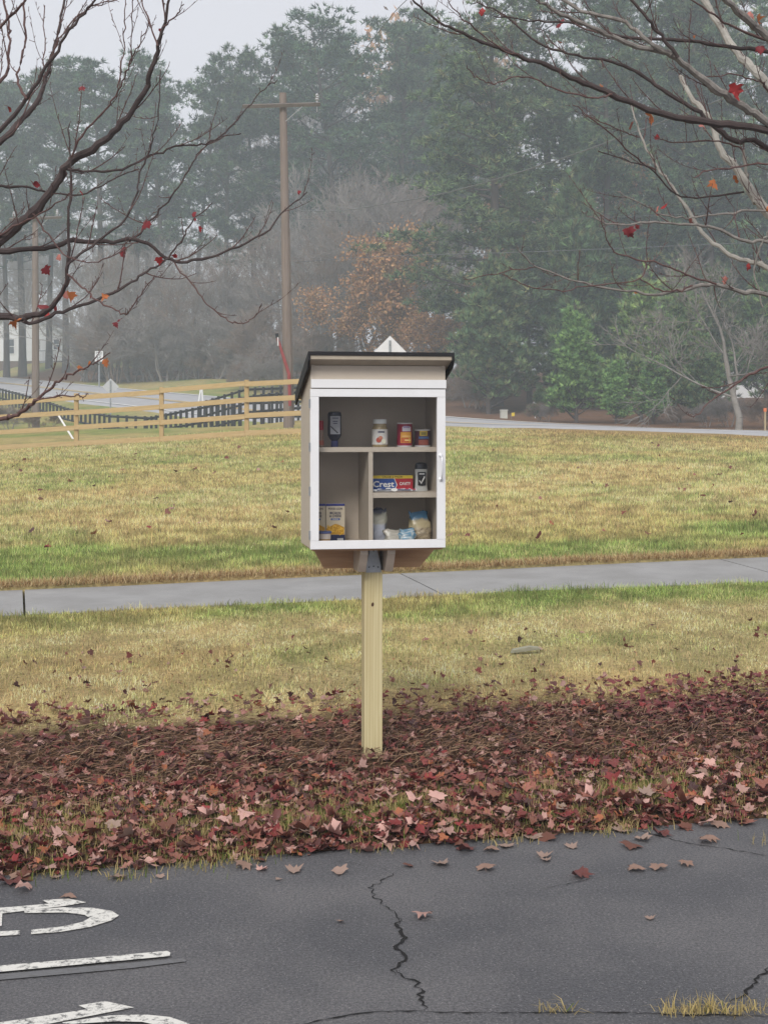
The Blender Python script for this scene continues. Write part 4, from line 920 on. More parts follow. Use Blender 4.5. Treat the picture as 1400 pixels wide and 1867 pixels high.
# ------------------------------------------------------------------ signs
M_alu = mat('bare aluminium sign back', (.50, .51, .53), .5, .15, 3, metal=.2); M_spost = mat('galvanised sign post', (.27, .29, .31), .6, .25, 8)
def diamond(px, Y, cpy, half, label, turn=0.0, material=M_alu):
    b0 = ground_at(px, Y); c = P(px, cpy, Y); h = c.z - b0.z; g = tag(empty('road_sign', b0, turn), label, 'sign')
    MB().prism([(0, h - half), (half, h), (0, h + half), (-half, h)], .04, .046, 'y').build('sign_plate', material, g)
    MB().box(-.035, .035, -.0, .036, -.4, h + half * .72).build('sign_post', M_spost, g)
    for s in (-.45, .45): MB().lathe([(.014, 0), (.014, .012)], (0, 0, 0), 8).build('bolt', M_dark, g, loc=(0, -.001, h + s * half), rot=(R(90), 0, 0))
diamond(202, 72, 705, .42, 'grey back of a diamond road sign on a thin post')
diamond(711, 46, 643, .55, 'pale diamond road sign back rising above the pantry roof', 0, mat('pale sign back', (.66, .66, .68), .55, .1, 3))
b0 = ground_at(181, 113); zt = P(181, 640, 113).z - b0.z; zb_ = P(181, 659, 113).z - b0.z
g = tag(empty('speed_limit_sign', b0, R(-6)), 'white speed limit sign on a post across the street', 'sign')
MB().box(-.045, .045, .02, .10, -.4, zb_ + .3).build('sign_post', M_spost, g)
w_ = (zt - zb_) * .40; pl = MB().box(-w_, w_, 0, .012, zb_, zt).build('sign_plate', M_white, g)
hh = zt - zb_
lettering('SPEED', hh * .24, K_black, g, (0, -.006, zt - hh * .17)); lettering('LIMIT', hh * .24, K_black, g, (0, -.006, zt - hh * .38)); lettering('35', hh * .52, K_black, g, (0, -.006, zt - hh * .72))
# utility pedestal and small markers by the right-hand trees
b0 = ground_at(918, 74); g = tag(empty('utility_pedestal', b0, .15), 'pale utility pedestal at the edge of the woods', 'pedestal'); zt = P(918, 747, 74).z - b0.z
MB().box(-.17, .17, -.15, .15, -.2, zt - .06).build('housing', mat('pale beige plastic', (.52, .52, .47), .6, .15, 4), g, bevel=.02); MB().box(-.19, .19, -.17, .17, zt - .06, zt).build('lid', mat('beige lid', (.56, .56, .52), .6, .1, 4), g, bevel=.02)
b0 = ground_at(932, 73.5); g = tag(empty('marker_flag', b0), 'small yellow marker flag beside the utility pedestal', 'flag')
MB().tube([(0, 0, -.1), (0, 0, .30)], .008, 4).build('wire_stem', M_spost, g); MB().prism([(0, .12), (.16, .14), (.17, .32), (0, .30)], -.004, .004, 'y').build('flag_sheet', K_yel, g)
b0 = ground_at(975, 76); z2 = P(975, 733, 76).z - b0.z
tag(MB().tube(catmull([(0, 0, -.1), (.03, 0, z2 * .5), (.03, 0, z2 * .9), (-.03, 0, z2), (-.07, 0, z2 * .93)], 4), .022, 5).build('hooked_stake', M_white, None, loc=b0), 'thin white hooked stake before the dark pines', 'stake')
b0 = ground_at(1394, 55); z2 = P(1394, 745, 55).z - b0.z; g = tag(empty('survey_stake', b0), 'wooden survey stake with orange top by the street', 'stake')
MB().box(-.03, .03, -.02, .02, -.1, z2).build('stake', mat('raw lath', (.42, .33, .2), .8, .2, 9), g, bevel=.003); MB().box(-.06, .05, -.035, .035, z2 - .12, z2 + .02).build('ribbon', mat('orange ribbon', (.6, .16, .06), .6), g, bevel=.006)

# ------------------------------------------------------------------ house on the rise
M_siding = mat('white lap siding', (.70, .71, .72), .7, .06, 4); M_hroof = mat('grey shingles', (.20, .20, .21), .9, .3, 4); M_win = mat('dark window', (.09, .10, .115), .25, .3, 3)
HYd = 160.0; b0 = ground_at(45, HYd); k = F / HYd
house = tag(empty('white_house', b0, R(-8)), 'low white house with gabled roof and small porch on the rise', 'house')
def hxx(px): return (px - 45) / k
house.scale = (1.22, 1.22, 1.22); zbh = .35; zw = zbh + 2.75; zr = zbh + 4.6
MB().prism([(-4.8, zbh), (3.7, zbh), (3.7, zw), (-.5, zr), (-4.8, zw)], 0, 9, 'y').build('wall', M_siding, house)
MB().box(-4.7, 3.6, .05, 8.9, -.6, zbh).build('foundation', mat('brick foundation', (.16, .11, .09), .9, .3, 5), house)
for sgn in (-1, 1):
    xe = 4.2 if sgn > 0 else -5.3; ze = zw - .22
    MB().prism([(-.5, zr + .03), (xe, ze), (xe, ze + .16), (-.5, zr + .20)], -.4, 9.4, 'y').build('roof_slope', M_hroof, house)
    MB().prism([(-.5, zr - .08), (xe, ze - .10), (xe, ze + .17), (-.5, zr + .21)], -.46, -.41, 'y').build('barge_board', M_white, house)
for (xc, w_, z0_, z1_) in ((1.25, .5, zbh + 1.05, zbh + 1.95), (3.1, .5, zbh + 1.05, zbh + 1.95), (-1.25, .55, zbh + .7, zbh + 2.0)):
    f = MB().box(xc - w_ / 2 - .09, xc + w_ / 2 + .09, -.05, -.002, z0_ - .09, z1_ + .09).build('window', M_white, house)
    for zz_ in ((z0_, (z0_ + z1_) / 2 - .03), ((z0_ + z1_) / 2 + .03, z1_)): MB().box(xc - w_ / 2, xc + w_ / 2, -.06, -.051, *zz_).build('pane', M_win, f)
dd = MB().box(1.75, 2.7, -.06, -.002, zbh, zbh + 2.05).build('door', mat('off white door', (.62, .62, .63), .5, .1, 4), house); MB().lathe([(.03, 0), (.04, .03), (.02, .05)], (0, 0, 0), 8).build('handle', M_dark, dd, loc=(2.6, -.06, zbh + 1), rot=(R(90), 0, 0))
porch = MB().box(1.4, 3.6, -1.6, -.07, zbh - .25, zbh - .12).build('porch_deck', mat('grey deck', (.33, .33, .33), .8, .2, 4), house)
for xx_ in np.linspace(1.45, 3.55, 12): MB().box(xx_ - .025, xx_ + .025, -1.58, -1.53, zbh - .12, zbh + .80).build('baluster', M_alu, porch)
MB().box(1.4, 3.6, -1.62, -1.5, zbh + .80, zbh + .88).build('handrail', M_spost, porch)
for xx_ in (1.5, 2.5, 3.5): MB().box(xx_ - .06, xx_ + .06, -1.55, -1.43, -.6, zbh - .25).build('porch_pier', M_spost, porch)
# second white building far behind the right-hand thicket
b0 = ground_at(1318, 96); sh = tag(empty('white_shed', b0, R(8)), 'white building glimpsed through the thicket behind the pale tree', 'building')
MB().prism([(-3, -.3), (3, -.3), (3, 2.6), (0, 3.9), (-3, 2.6)], 0, 5, 'y').build('wall', M_siding, sh)
for sgn in (-1, 1): MB().prism([(0, 3.93), (sgn * 3.4, 2.42), (sgn * 3.4, 2.56), (0, 4.08)], -.3, 5.3, 'y').build('roof_slope', M_hroof, sh)
for xc in (-1.2, 1.2): MB().box(xc - .4, xc + .4, -.05, -.002, .9, 2.0).build('window', M_win, sh)

# ------------------------------------------------------------------ trees: mesh makers
def unit(v): return v / (np.linalg.norm(v, axis=-1, keepdims=True) + 1e-9)
def seg_mesh(name, segs, material, cols=None, sides=4):
    """segs: list of (p0, p1, r0, r1) -> tapered prisms in one mesh"""
    S = np.array([np.r_[a, b, r0, r1] for a, b, r0, r1 in segs]); A, B_ = S[:, :3], S[:, 3:6]; r0, r1 = S[:, 6], S[:, 7]
    t = unit(B_ - A); ref = np.where(np.abs(t[:, 2:3]) > .9, np.array([[1., 0, 0]]), np.array([[0, 0, 1.]])); a = unit(np.cross(t, ref)); b = np.cross(t, a); n = len(S); V = []
    for k in range(sides):
        w = 2 * math.pi * k / sides; d = a * math.cos(w) + b * math.sin(w); V.append(A + d * r0[:, None])
    for k in range(sides):
        w = 2 * math.pi * k / sides; d = a * math.cos(w) + b * math.sin(w); V.append(B_ + d * r1[:, None])
    V = np.stack(V, 1).reshape(-1, 3); i = np.arange(n)[:, None] * 2 * sides
    Q = np.concatenate([i + np.array([k, (k + 1) % sides, sides + (k + 1) % sides, sides + k]) for k in range(sides)], 0)
    me = np_mesh(name, V, Q, None, True); me.materials.append(material); return me
M_pbark = mat('pine bark', (.105, .08, .068), .95, c2=(.06, .045, .04), scale=3, stretch=(1, 1, .3), bump=.4, bscale=12)
M_needle = attr_mat('pine needles', .75, .15, .2, .25)
M_gbark = mat('grey twig bark', (.29, .255, .24), .9, c2=(.18, .16, .15), scale=1.2)
M_bbark = mat('brown twig bark', (.28, .20, .155), .9, c2=(.14, .11, .09), scale=1.2)
M_pale = mat('pale lichen bark', (.40, .38, .34), .9, c2=(.20, .185, .165), scale=9, bump=.3, bscale=40)
M_autumn = attr_mat('autumn leaves', .75, .15, .2)
def needle_mesh(name, pts, dirs, ln, wd, per, pal, r, spread=.9):
    n = len(pts); pts = np.repeat(pts, per, 0); dirs = np.repeat(dirs, per, 0); m = len(pts)
    d = unit(dirs + r.normal(0, spread, (m, 3))); s = unit(np.cross(d, r.normal(0, 1, (m, 3)))); l = ln * r.uniform(.55, 1.15, m)[:, None]; w = wd * r.uniform(.6, 1.2, m)[:, None]
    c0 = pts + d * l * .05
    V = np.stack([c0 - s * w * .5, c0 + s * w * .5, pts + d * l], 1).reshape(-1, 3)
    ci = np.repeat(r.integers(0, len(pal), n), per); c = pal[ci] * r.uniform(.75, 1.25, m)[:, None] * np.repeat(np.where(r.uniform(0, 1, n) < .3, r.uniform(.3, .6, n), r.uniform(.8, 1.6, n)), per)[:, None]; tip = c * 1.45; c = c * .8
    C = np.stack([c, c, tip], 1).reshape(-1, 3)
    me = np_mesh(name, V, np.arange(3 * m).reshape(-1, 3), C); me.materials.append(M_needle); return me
def make_pine(seed, H=24., clear=.42, blen=3.0, nb=58, ln=.42, wd=.085, per=9, pal=None, r0=.26, shape='round', sub=8, tk=3, up=.25, padr=.9, padh=.5, pad0=2, spread=.6):
    """trunk mesh + crown branch mesh + needle mesh of one pine"""
    r = np.random.default_rng(seed); tr, br, pts, dirs = [], [], [], []
    bend = r.normal(0, .012, 2); n = 14; axis = []
    for i in range(n + 1):
        t = i / n; axis.append(np.array((bend[0] * H * t * t * 3, bend[1] * H * t * t * 3, t * H)))
    for i in range(n): tr.append((axis[i], axis[i + 1], r0 * (1 - i / n) ** .8 + .02, r0 * (1 - (i + 1) / n) ** .8 + .02))
    tr[0] = (axis[0] - np.array((0, 0, .6)), axis[1], r0 * 1.35, tr[0][3])
    for k in range(nb):
        t = clear + (1 - clear) * (k + r.uniform(0, 1)) / nb; z = t * H; ii = min(int(t * n), n - 1); base = axis[ii] + (axis[ii + 1] - axis[ii]) * (t * n - ii)
        q = (t - clear) / (1 - clear)
        if shape == 'round': L_ = blen * (.45 + 1.0 * math.sin(math.pi * min(1, q * .82 + .14))) * r.uniform(.45, 1.1) * (1.0 if q < .93 else .6)
        elif shape == 'cone': L_ = blen * (1.08 - q) ** .85 * r.uniform(.75, 1.12)
        else: L_ = blen * (1.05 - .75 * q) * r.uniform(.35, 1.2)
        a = r.uniform(0, 2 * math.pi); u_ = up + .55 * q + r.normal(0, .12)
        d = np.array((math.cos(a), math.sin(a), u_)); d /= np.linalg.norm(d); p = base.copy(); rr = .018 + .016 * L_; m = 5
        for j in range(m):
            p2 = p + d * L_ / m; br.append((p, p2, rr * (1 - j / m) + .008, rr * (1 - (j + 1) / m) + .008)); d = unit(d + np.array((0, 0, .10)) + r.normal(0, .07, 3))
            if j >= pad0 and L_ > .6:
                for _ in range(1 if L_ < .5 * blen else 2):
                    c_ = p2 + r.normal(0, .16 * L_, 3) * np.array((1, 1, .35)) + np.array((0, 0, .05 * L_)); br.append((p, c_, .016, .008)); pr = min(padr, .30 * L_ + .18) * r.uniform(.7, 1.2); m_ = int(sub * (pr / padr) ** 1.5) + 3
                    off = unit(r.normal(0, 1, (m_, 3))) * (r.uniform(.25, 1, (m_, 1)) ** .6) * pr * np.array((1, 1, padh)); off[:, 2] = np.abs(off[:, 2]) * .8 - .1 * pr
                    for o_ in off: pts.append(c_ + o_); dirs.append(unit(o_) * .7 + np.array((0, 0, .45)))
            p = p2
        pts.append(p); dirs.append(d)
    # dead stubs below the crown
    if clear > .25:
        for k in range(10):
            t = r.uniform(clear * .45, clear); a = r.uniform(0, 6.28); d = np.array((math.cos(a), math.sin(a), r.uniform(-.2, .3))); o = np.array((axis[int(t * n)][0], axis[int(t * n)][1], t * H)); br.append((o, o + d * r.uniform(.5, 1.6), .025, .008))
    pal = np.array(pal)
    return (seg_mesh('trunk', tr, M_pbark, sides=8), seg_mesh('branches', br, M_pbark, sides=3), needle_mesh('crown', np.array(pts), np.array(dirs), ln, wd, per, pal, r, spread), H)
def make_bare(seed, H=11., r0=.16, material=None, levels=5, spread=.55, first=.22, twig=1.0, leaf=None, nleaf=0, stems=1, lsize=.16):
    r = np.random.default_rng(seed); tr, br, tips = [], [], []
    def grow(p, d, L_, rad, lev):
        m = 4 if lev < 3 else 3
        for j in range(m):
            p2 = p + d * L_ / m; ra, rb = rad * (1 - .45 * j / m), rad * (1 - .45 * (j + 1) / m)
            (tr if lev == 0 else br).append((p, p2, ra, rb)); d = unit(d + r.normal(0, .09 + .03 * lev, 3) + np.array((0, 0, .05)))
            if lev < levels - 1 and (j >= (1 if lev else 2) or (lev == 0 and j >= 1)):
                for _ in range(r.integers(1, 3) if lev < 2 else r.integers(2, 4)):
                    s = unit(d + r.normal(0, spread, 3) + np.array((0, 0, .12))); grow(p2, s, L_ * r.uniform(.45, .72), max(rb * r.uniform(.4, .62), .012), lev + 1)
            p = p2
        if lev < levels - 1: grow(p, d, L_ * .62, max(rad * .5, .012), lev + 1)
        else: tips.append(p)
        if lev >= levels - 2: tips.append(p - d * L_ * .4)
    for s in range(stems):
        d0 = unit(np.array((r.normal(0, .07 if stems == 1 else .3), r.normal(0, .07 if stems == 1 else .3), 1)))
        grow(np.array((r.normal(0, .0 if stems == 1 else .35), r.normal(0, .0 if stems == 1 else .35), -.3)), d0, H * (.40 + first * .3), r0, 0)
    allp = np.array([s[1] for s in tr + br]); k = H / max(1., allp[:, 2].max())
    sc = lambda S: [(a * np.array((k, k, k)), b * np.array((k, k, k)), x * twig, y * twig) for a, b, x, y in S]
    parts = [seg_mesh('trunk', sc(tr), material, sides=7), seg_mesh('branches', sc(br), material, sides=3)]
    if leaf is not None:
        T_ = np.array(tips) * k; i = r.integers(0, len(T_), nleaf); c = T_[i] + r.normal(0, .28, (nleaf, 3)); a = unit(r.normal(0, 1, (nleaf, 3))); b = unit(np.cross(a, r.normal(0, 1, (nleaf, 3)))); s = lsize * r.uniform(.6, 1.3, (nleaf, 1))
        V = np.stack([c - a * s, c + b * s * .55, c + a * s, c - b * s * .55], 1).reshape(-1, 3); cl = np.array(leaf)[r.integers(0, len(leaf), nleaf)] * r.uniform(.65, 1.25, (nleaf, 1))
        me = np_mesh('crown', V, np.arange(nleaf * 4).reshape(-1, 4), np.repeat(cl, 4, 0)); me.materials.append(M_autumn); parts.append(me)
    return parts + [H]
NAMES = {'trunk': 'trunk', 'branches': 'branches', 'crown': 'crown'}
def plant(name, parts, px, Y, top_py, label, cat, group=None, rz=None, wide=1.0, sink=0.0):
    """stand a copy of the tree on the ground at column px and distance Y so that it reaches row top_py"""
    b0 = ground_at(px, Y); H = EYE - (top_py - HY) / F * Y - b0.z; s = H / parts[-1]
    t = tag(empty(name, b0 - Vector((0, 0, sink)), rng.uniform(0, 6.28) if rz is None else rz), label, cat, group); t.scale = (s * wide, s * wide, s)
    for me in parts[:-1]: link(me.name.split('.')[0] if me.name.split('.')[0] in NAMES else 'crown', me, None, t)
    for c_ in t.children:
        if not c_.name.startswith('trunk'): c_['kind'] = 'stuff'
    return t
DK = [(.040, .062, .034), (.050, .075, .040), (.035, .055, .034), (.060, .082, .040), (.075, .085, .045)]
DK = [tuple(np.array(c) * np.array((1.3, 1.5, 1.45))) for c in DK]
MID = [(.050, .085, .040), (.065, .105, .045), (.045, .075, .042), (.085, .12, .05), (.10, .105, .05)]
MID = [tuple(np.array(c) * 1.75) for c in MID]
YG = [(.09, .155, .055), (.12, .19, .065), (.07, .125, .05), (.15, .22, .075)]
YG = [tuple(np.array(c) * 1.9) for c in YG]
TALL = [make_pine(100 + i, 26, c, b_, nb, .46, .085, 8, DK, .27, 'round', 10, 3, .15, .8, .55, 2) for i, (c, b_, nb) in enumerate(((.45, 2.9, 44), (.38, 3.2, 52), (.52, 2.7, 40), (.34, 3.2, 54), (.42, 2.5, 46)))]
FULL = [make_pine(200 + i, 25, c, b_, nb, .42, .07, 9, DK + MID, .30, 'loose', 20, 3, -.02, 1.05, .42, 1) for i, (c, b_, nb) in enumerate(((.12, 5.6, 62), (.20, 4.8, 56), (.08, 5.2, 66)))]
YOUNG = [make_pine(300 + i, 8, .02, b_, nb, .34, .034, 12, p, .09, 'cone', 9, 3, .75, .30, 1.1, 1, .30) for i, (b_, nb, p) in enumerate(((2.1, 80, YG), (2.2, 84, MID), (2.0, 76, MID + YG)))]
BARE = [make_bare(400 + i, 12, .12, m, 5, .52, .2, stems=2) for i, m in enumerate((M_gbark, M_gbark, M_bbark))]
BRUSH = [make_bare(420 + i, 6, .07, m, 5, .60, .1, stems=4) for i, m in enumerate((M_gbark, M_bbark))]
BROWN = [(.42, .21, .10), (.48, .26, .13), (.34, .17, .09), (.52, .31, .15), (.38, .24, .14)]
AUT = [make_bare(440 + i, 13, .2, M_bbark, 5, .58, .15, leaf=BROWN, nleaf=nl, lsize=.15) for i, nl in enumerate((9000, 5500))]
print('veg tris', sum(len(m.polygons) for t in TALL + FULL + YOUNG + BARE + BRUSH + AUT for m in t[:-1]))

# far pines on the ridge, left and middle
lab_far = 'tall slender pine with clear trunk in the misty stand on the rise'; grp = 'misty pines on the rise'
for i, (px, Y, top) in enumerate([(13, 144, 165), (42, 144, 150), (121, 142, 128), (-60, 125, 120), (187, 130, 122), (250, 134, 150), (302, 132, 106), (355, 138, 160), (412, 134, 110), (465, 138, 150), (520, 132, 92),
        (622, 128, 40), (725, 128, 42), (770, 134, 62), (800, 140, 70), (90, 150, 160), (270, 154, 175), (600, 152, 90), (840, 140, 60), (760, 150, 90), (-120, 130, 110)]):
    plant('pine_tree', TALL[i % 5], px, Y, top, ('pine with a thick bare trunk standing before the white house' if i < 3 else lab_far), 'tree', ('pines before the white house' if i < 3 else grp), wide=rng.uniform(.95, 1.25))
for i, (px, Y, top) in enumerate([(-30, 190, 330), (25, 186, 350), (70, 194, 320), (110, 188, 360), (145, 192, 340), (-90, 190, 320)]):
    plant('bare_tree', BARE[i % 3], px, Y, top, 'leafless grey tree standing behind the white house', 'tree', 'bare trees behind the white house', wide=1.25)
# tall pines of the right-hand wood
for i, (px, Y, top) in enumerate([(905, 88, -40), (1015, 96, -120), (1110, 92, -60), (1215, 102, -110), (1300, 96, -70), (1395, 100, -90), (1480, 94, -80), (1070, 118, -40), (1170, 120, -30), (1260, 118, -50), (1350, 120, -30), (1560, 98, -90)]):
    plant('pine_tree', FULL[i % 3], px, Y, top, 'dark full crowned tall pine in the dense wood beyond the street' if i else 'broad long limbed pine at the wood end nearest the rusty tree', 'tree', 'tall pines of the dense wood' if i else None, wide=rng.uniform(.9, 1.1) if i else 1.15)
for i, (px, Y, top, k) in enumerate([(890, 80, 460, 1), (965, 84, 330, 4), (1062, 84, 320, 1), (1140, 82, 430, 4), (1235, 78, 470, 2), (1310, 80, 480, 1), (1395, 78, 470, 2), (1470, 78, 480, 1)]):
    plant('pine_tree', FULL[2] if k == 4 else YOUNG[k], px, Y, top, 'middle sized green pine at the edge of the dense wood', 'tree', 'edge pines of the dense wood', wide=rng.uniform(1.0, 1.2))
plant('pine_tree', YOUNG[0], 1050, 69, 555, 'bright yellow green young pine standing out before the dark wood', 'tree', wide=1.2)
for i, (px, Y, top, w, k) in enumerate([(1168, 70, 480, 1.0, 2), (1122, 68, 650, 1.2, 0), (1238, 68, 520, 1.05, 1), (1190, 66, 640, 1.3, 2), (1285, 67, 600, 1.2, 1), (985, 72, 700, 1.2, 1)]):
    plant('young_pine', YOUNG[k], px, Y, top, 'bushy young pine in the row behind the street', 'tree', 'young pines behind the street', wide=w)
# bare grey trees and brush below the pines
for i, (px, Y, top) in enumerate([(150, 128, 480), (190, 122, 500), (235, 126, 440), (280, 120, 470), (320, 125, 430), (365, 118, 460), (405, 122, 420), (445, 116, 450), (485, 120, 410), (525, 114, 430), (565, 118, 330), (600, 112, 360), (640, 118, 300), (675, 115, 310), (710, 120, 290), (745, 116, 310), (590, 124, 290), (690, 128, 280), (780, 112, 420), (210, 135, 430), (340, 135, 400), (470, 132, 390), (820, 104, 560), (860, 98, 600)]):
    plant('bare_tree', BARE[i % 3], px, Y, top, 'leafless grey tree in the tangled thicket below the pines', 'tree', 'bare trees of the thicket', wide=rng.uniform(1.0, 1.35))
for i, (px, Y, top) in enumerate([(160, 126, 600), (200, 124, 590), (240, 122, 595), (285, 120, 590), (335, 118, 595), (385, 116, 600), (430, 113, 605), (475, 106, 590), (515, 101, 600), (560, 100, 590), (265, 121, 625), (310, 119, 630), (360, 117, 632), (405, 114, 640), (455, 104, 640), (605, 98, 600), (480, 98, 650), (440, 100, 655), (300, 118, 560), (220, 120, 560), (400, 114, 560), (500, 110, 550), (850, 86, 690), (870, 84, 640), (1000, 70, 735), (980, 72, 730), (1330, 62, 720), (1390, 60, 715), (1290, 62, 735), (1230, 64, 735), (650, 98, 640), (760, 95, 640), (20, 62, 735), (60, 64, 745), (-40, 62, 725), (100, 66, 750)]):
    plant('brush', BRUSH[i % 2], px, Y, top, 'tangled leafless brush at the foot of the trees', 'bush', 'brush along the wood edge', wide=rng.uniform(1.1, 1.6))
# brown-leaved trees
plant('oak_tree', AUT[0], 700, 96, 400, 'rusty brown leaved tree rising behind the pantry roof', 'tree', wide=.95)
plant('oak_tree', AUT[1], 640, 99, 500, 'smaller sparse brown leaved tree between the rusty tree and tall pole', 'tree', wide=1.1)
plant('oak_tree', AUT[0], 790, 92, 560, 'low rusty leaved tree in front of the dark wood edge', 'tree', wide=1.2)
plant('oak_tree', AUT[0], 815, 160, 22, 'distant reddish tree top above the pines', 'tree', wide=.7)
for i, (px, Y, top) in enumerate([(690, 158, 12), (735, 160, 22), (560, 158, 75), (600, 160, 60), (480, 160, 110), (850, 158, 20), (530, 160, 90)]):
    plant('bare_tree', BARE[i % 2], px, Y, top, 'far leafless tree top showing above the pine crowns', 'tree', 'far bare tree tops', wide=.55)
for i, (px, Y, top) in enumerate([(1080, 106, 250), (1180, 104, 330), (960, 106, 300)]):
    plant('oak_tree', AUT[1], px, Y, top, 'sparse tan leaved tree between the dark pines', 'tree', 'tan trees among the pines', wide=.7)
PALE = make_bare(470, 8, .13, mat('pale grey bark', (.26, .24, .22), .9, c2=(.15, .135, .12), scale=4), 5, .62, .05)
plant('bare_tree', PALE, 1345, 58, 440, 'pale barked leafless tree spreading beside the street', 'tree', wide=1.3)

# ------------------------------------------------------------------ two young maples standing in the bed, limbs reaching into view
M_mbark = mat('dark maple bark', (.075, .055, .052), .8, c2=(.045, .033, .032), scale=14, bump=.3, bscale=80)
M_mpale = mat('grey maple bark', (.27, .25, .225), .85, c2=(.12, .105, .095), scale=22, bump=.35, bscale=70)
M_mtwig = mat('red brown twig bark', (.13, .075, .068), .7, c2=(.08, .045, .042), scale=20)
def twiggy(pts, rad, r, out_segs, long_every=.19, spur_every=.045, lev=0, long_len=.26):
    """short spurs and longer side twigs along a limb"""
    acc = 0.; nxt_s = r.uniform(.01, spur_every); nxt_l = r.uniform(.05, long_every)
    for i in range(len(pts) - 1):
        a, b = pts[i], pts[i + 1]; L_ = np.linalg.norm(b - a); t = (b - a) / (L_ + 1e-9)
        while nxt_s < acc + L_:
            o = a + t * (nxt_s - acc); d = unit(t * .7 + r.normal(0, .55, 3) + np.array((0, -.0, .45))); l = r.uniform(.008, .026)
            out_segs.append((o, o + d * l, .0018, .0011)); out_segs.append((o + d * l, o + d * (l + .004), .0021, .0008)); nxt_s += r.uniform(.5, 1.6) * spur_every
        while nxt_l < acc + L_:
            if rad[i] > .0022:
                o = a + t * (nxt_l - acc); d = unit(t * .8 + r.normal(0, .42, 3) * np.array((1, .6, 1)) + np.array((0, 0, .35))); l = long_len * r.uniform(.35, 1.25); n = 7; q = [o]; rr = min(.0034, rad[i] * .6)
                for k in range(n): q.append(q[-1] + d * l / n); d = unit(d + r.normal(0, .07, 3) + np.array((0, 0, .09)))
                R_ = [rr * (1 - .6 * k / n) for k in range(n + 1)]
                for k in range(n): out_segs.append((q[k], q[k + 1], R_[k], R_[k + 1]))
                twiggy(np.array(q), R_, r, out_segs, .14, .035, lev + 1, long_len * .5) if lev < 1 else twiggy(np.array(q), [0] * (n + 1), r, out_segs, 9, .035, 2)
            nxt_l += r.uniform(.5, 1.5) * long_every
        acc += L_
def maple(label, tpx, tY, limbs, leaves, bark, seed, trunk_top):
    r = np.random.default_rng(seed); b0 = ground_at(tpx, tY); t = tag(empty('maple_tree', b0), label, 'tree'); B0 = np.array(b0)
    top = np.array(P(tpx + 30 * (1 if tpx < 0 else -1), trunk_top, tY)) - B0; n = 12
    MB().tube([(top[0] * k / n + .02 * math.sin(k), .015 * math.cos(k * 1.7), -.2 + (top[2] + .2) * k / n) for k in range(n + 1)], [.085 * (1 - .75 * k / n) for k in range(n + 1)], 12).build('trunk', bark, t, smooth=True)
    for (pts, Y0, Y1, w0, w1, m) in limbs:
        n = len(pts); A = np.array([np.r_[np.array(P(px, py, Y0 + (Y1 - Y0) * k / (n - 1))) - B0, (w0 + (w1 - w0) * k / (n - 1))] for k, (px, py) in enumerate(pts)])
        C = catmull(A, 5); jit = r.normal(0, .0035, (len(C), 3)); jit[:1] = 0; pos = C[:, :3] + jit; rad = np.maximum(C[:, 3] * .80 / 2 / F * (Y0 + Y1) / 2, .0013)
        knob = rad * (1 + np.abs(r.normal(0, .13, len(rad)))); o = MB().tube(pos, list(knob), 8).build('limb', m, t, smooth=True)
        sg = []; twiggy(pos, rad, r, sg)
        if sg: tag(link('twig_growth', seg_mesh('twig_growth', sg, M_mtwig, sides=4), None, o), kind='stuff')
    for (px, py, w, c) in leaves:
        Y = tY + r.uniform(-.3, .3); p = P(px, py, Y) - b0; s = w / F * Y * .85; v_, f_ = LT[r.integers(0, len(LT))]; V = v_.copy(); V[:, 1] -= .66
        col = {'r': (.30, .03, .03), 'd': (.18, .025, .03), 'o': (.42, .14, .05), 'p': (.42, .16, .13)}[c]
        stem = np.array([(-.012, -.95, 0), (.012, -.95, 0), (0, -.55 - 1.0, .05)]) ; stem = np.array([(-.02, -1.0, V[1, 2]), (.02, -1.0, V[1, 2]), (0, -.45 - .95, .02)])
        V2 = np.vstack([V * np.array((1, 1, 1)), stem]); V2[:, 1] = -V2[:, 1] - 1.0; V2[:, 1] *= -1  # hang from the stem
        me = np_mesh('leaf', V2 * s, np.vstack([f_, [[len(V), len(V) + 1, len(V) + 2]]]), np.tile(np.array(col) * r.uniform(.8, 1.2), (len(V2), 1))); me.materials.append(M_leaf)
        link('leaf', me, None, t, loc=p, rot=(R(-90) + r.normal(0, .5), r.normal(0, .5), r.normal(0, .9)))
    return t
K, G_, W_ = M_mbark, M_mpale, M_mtwig
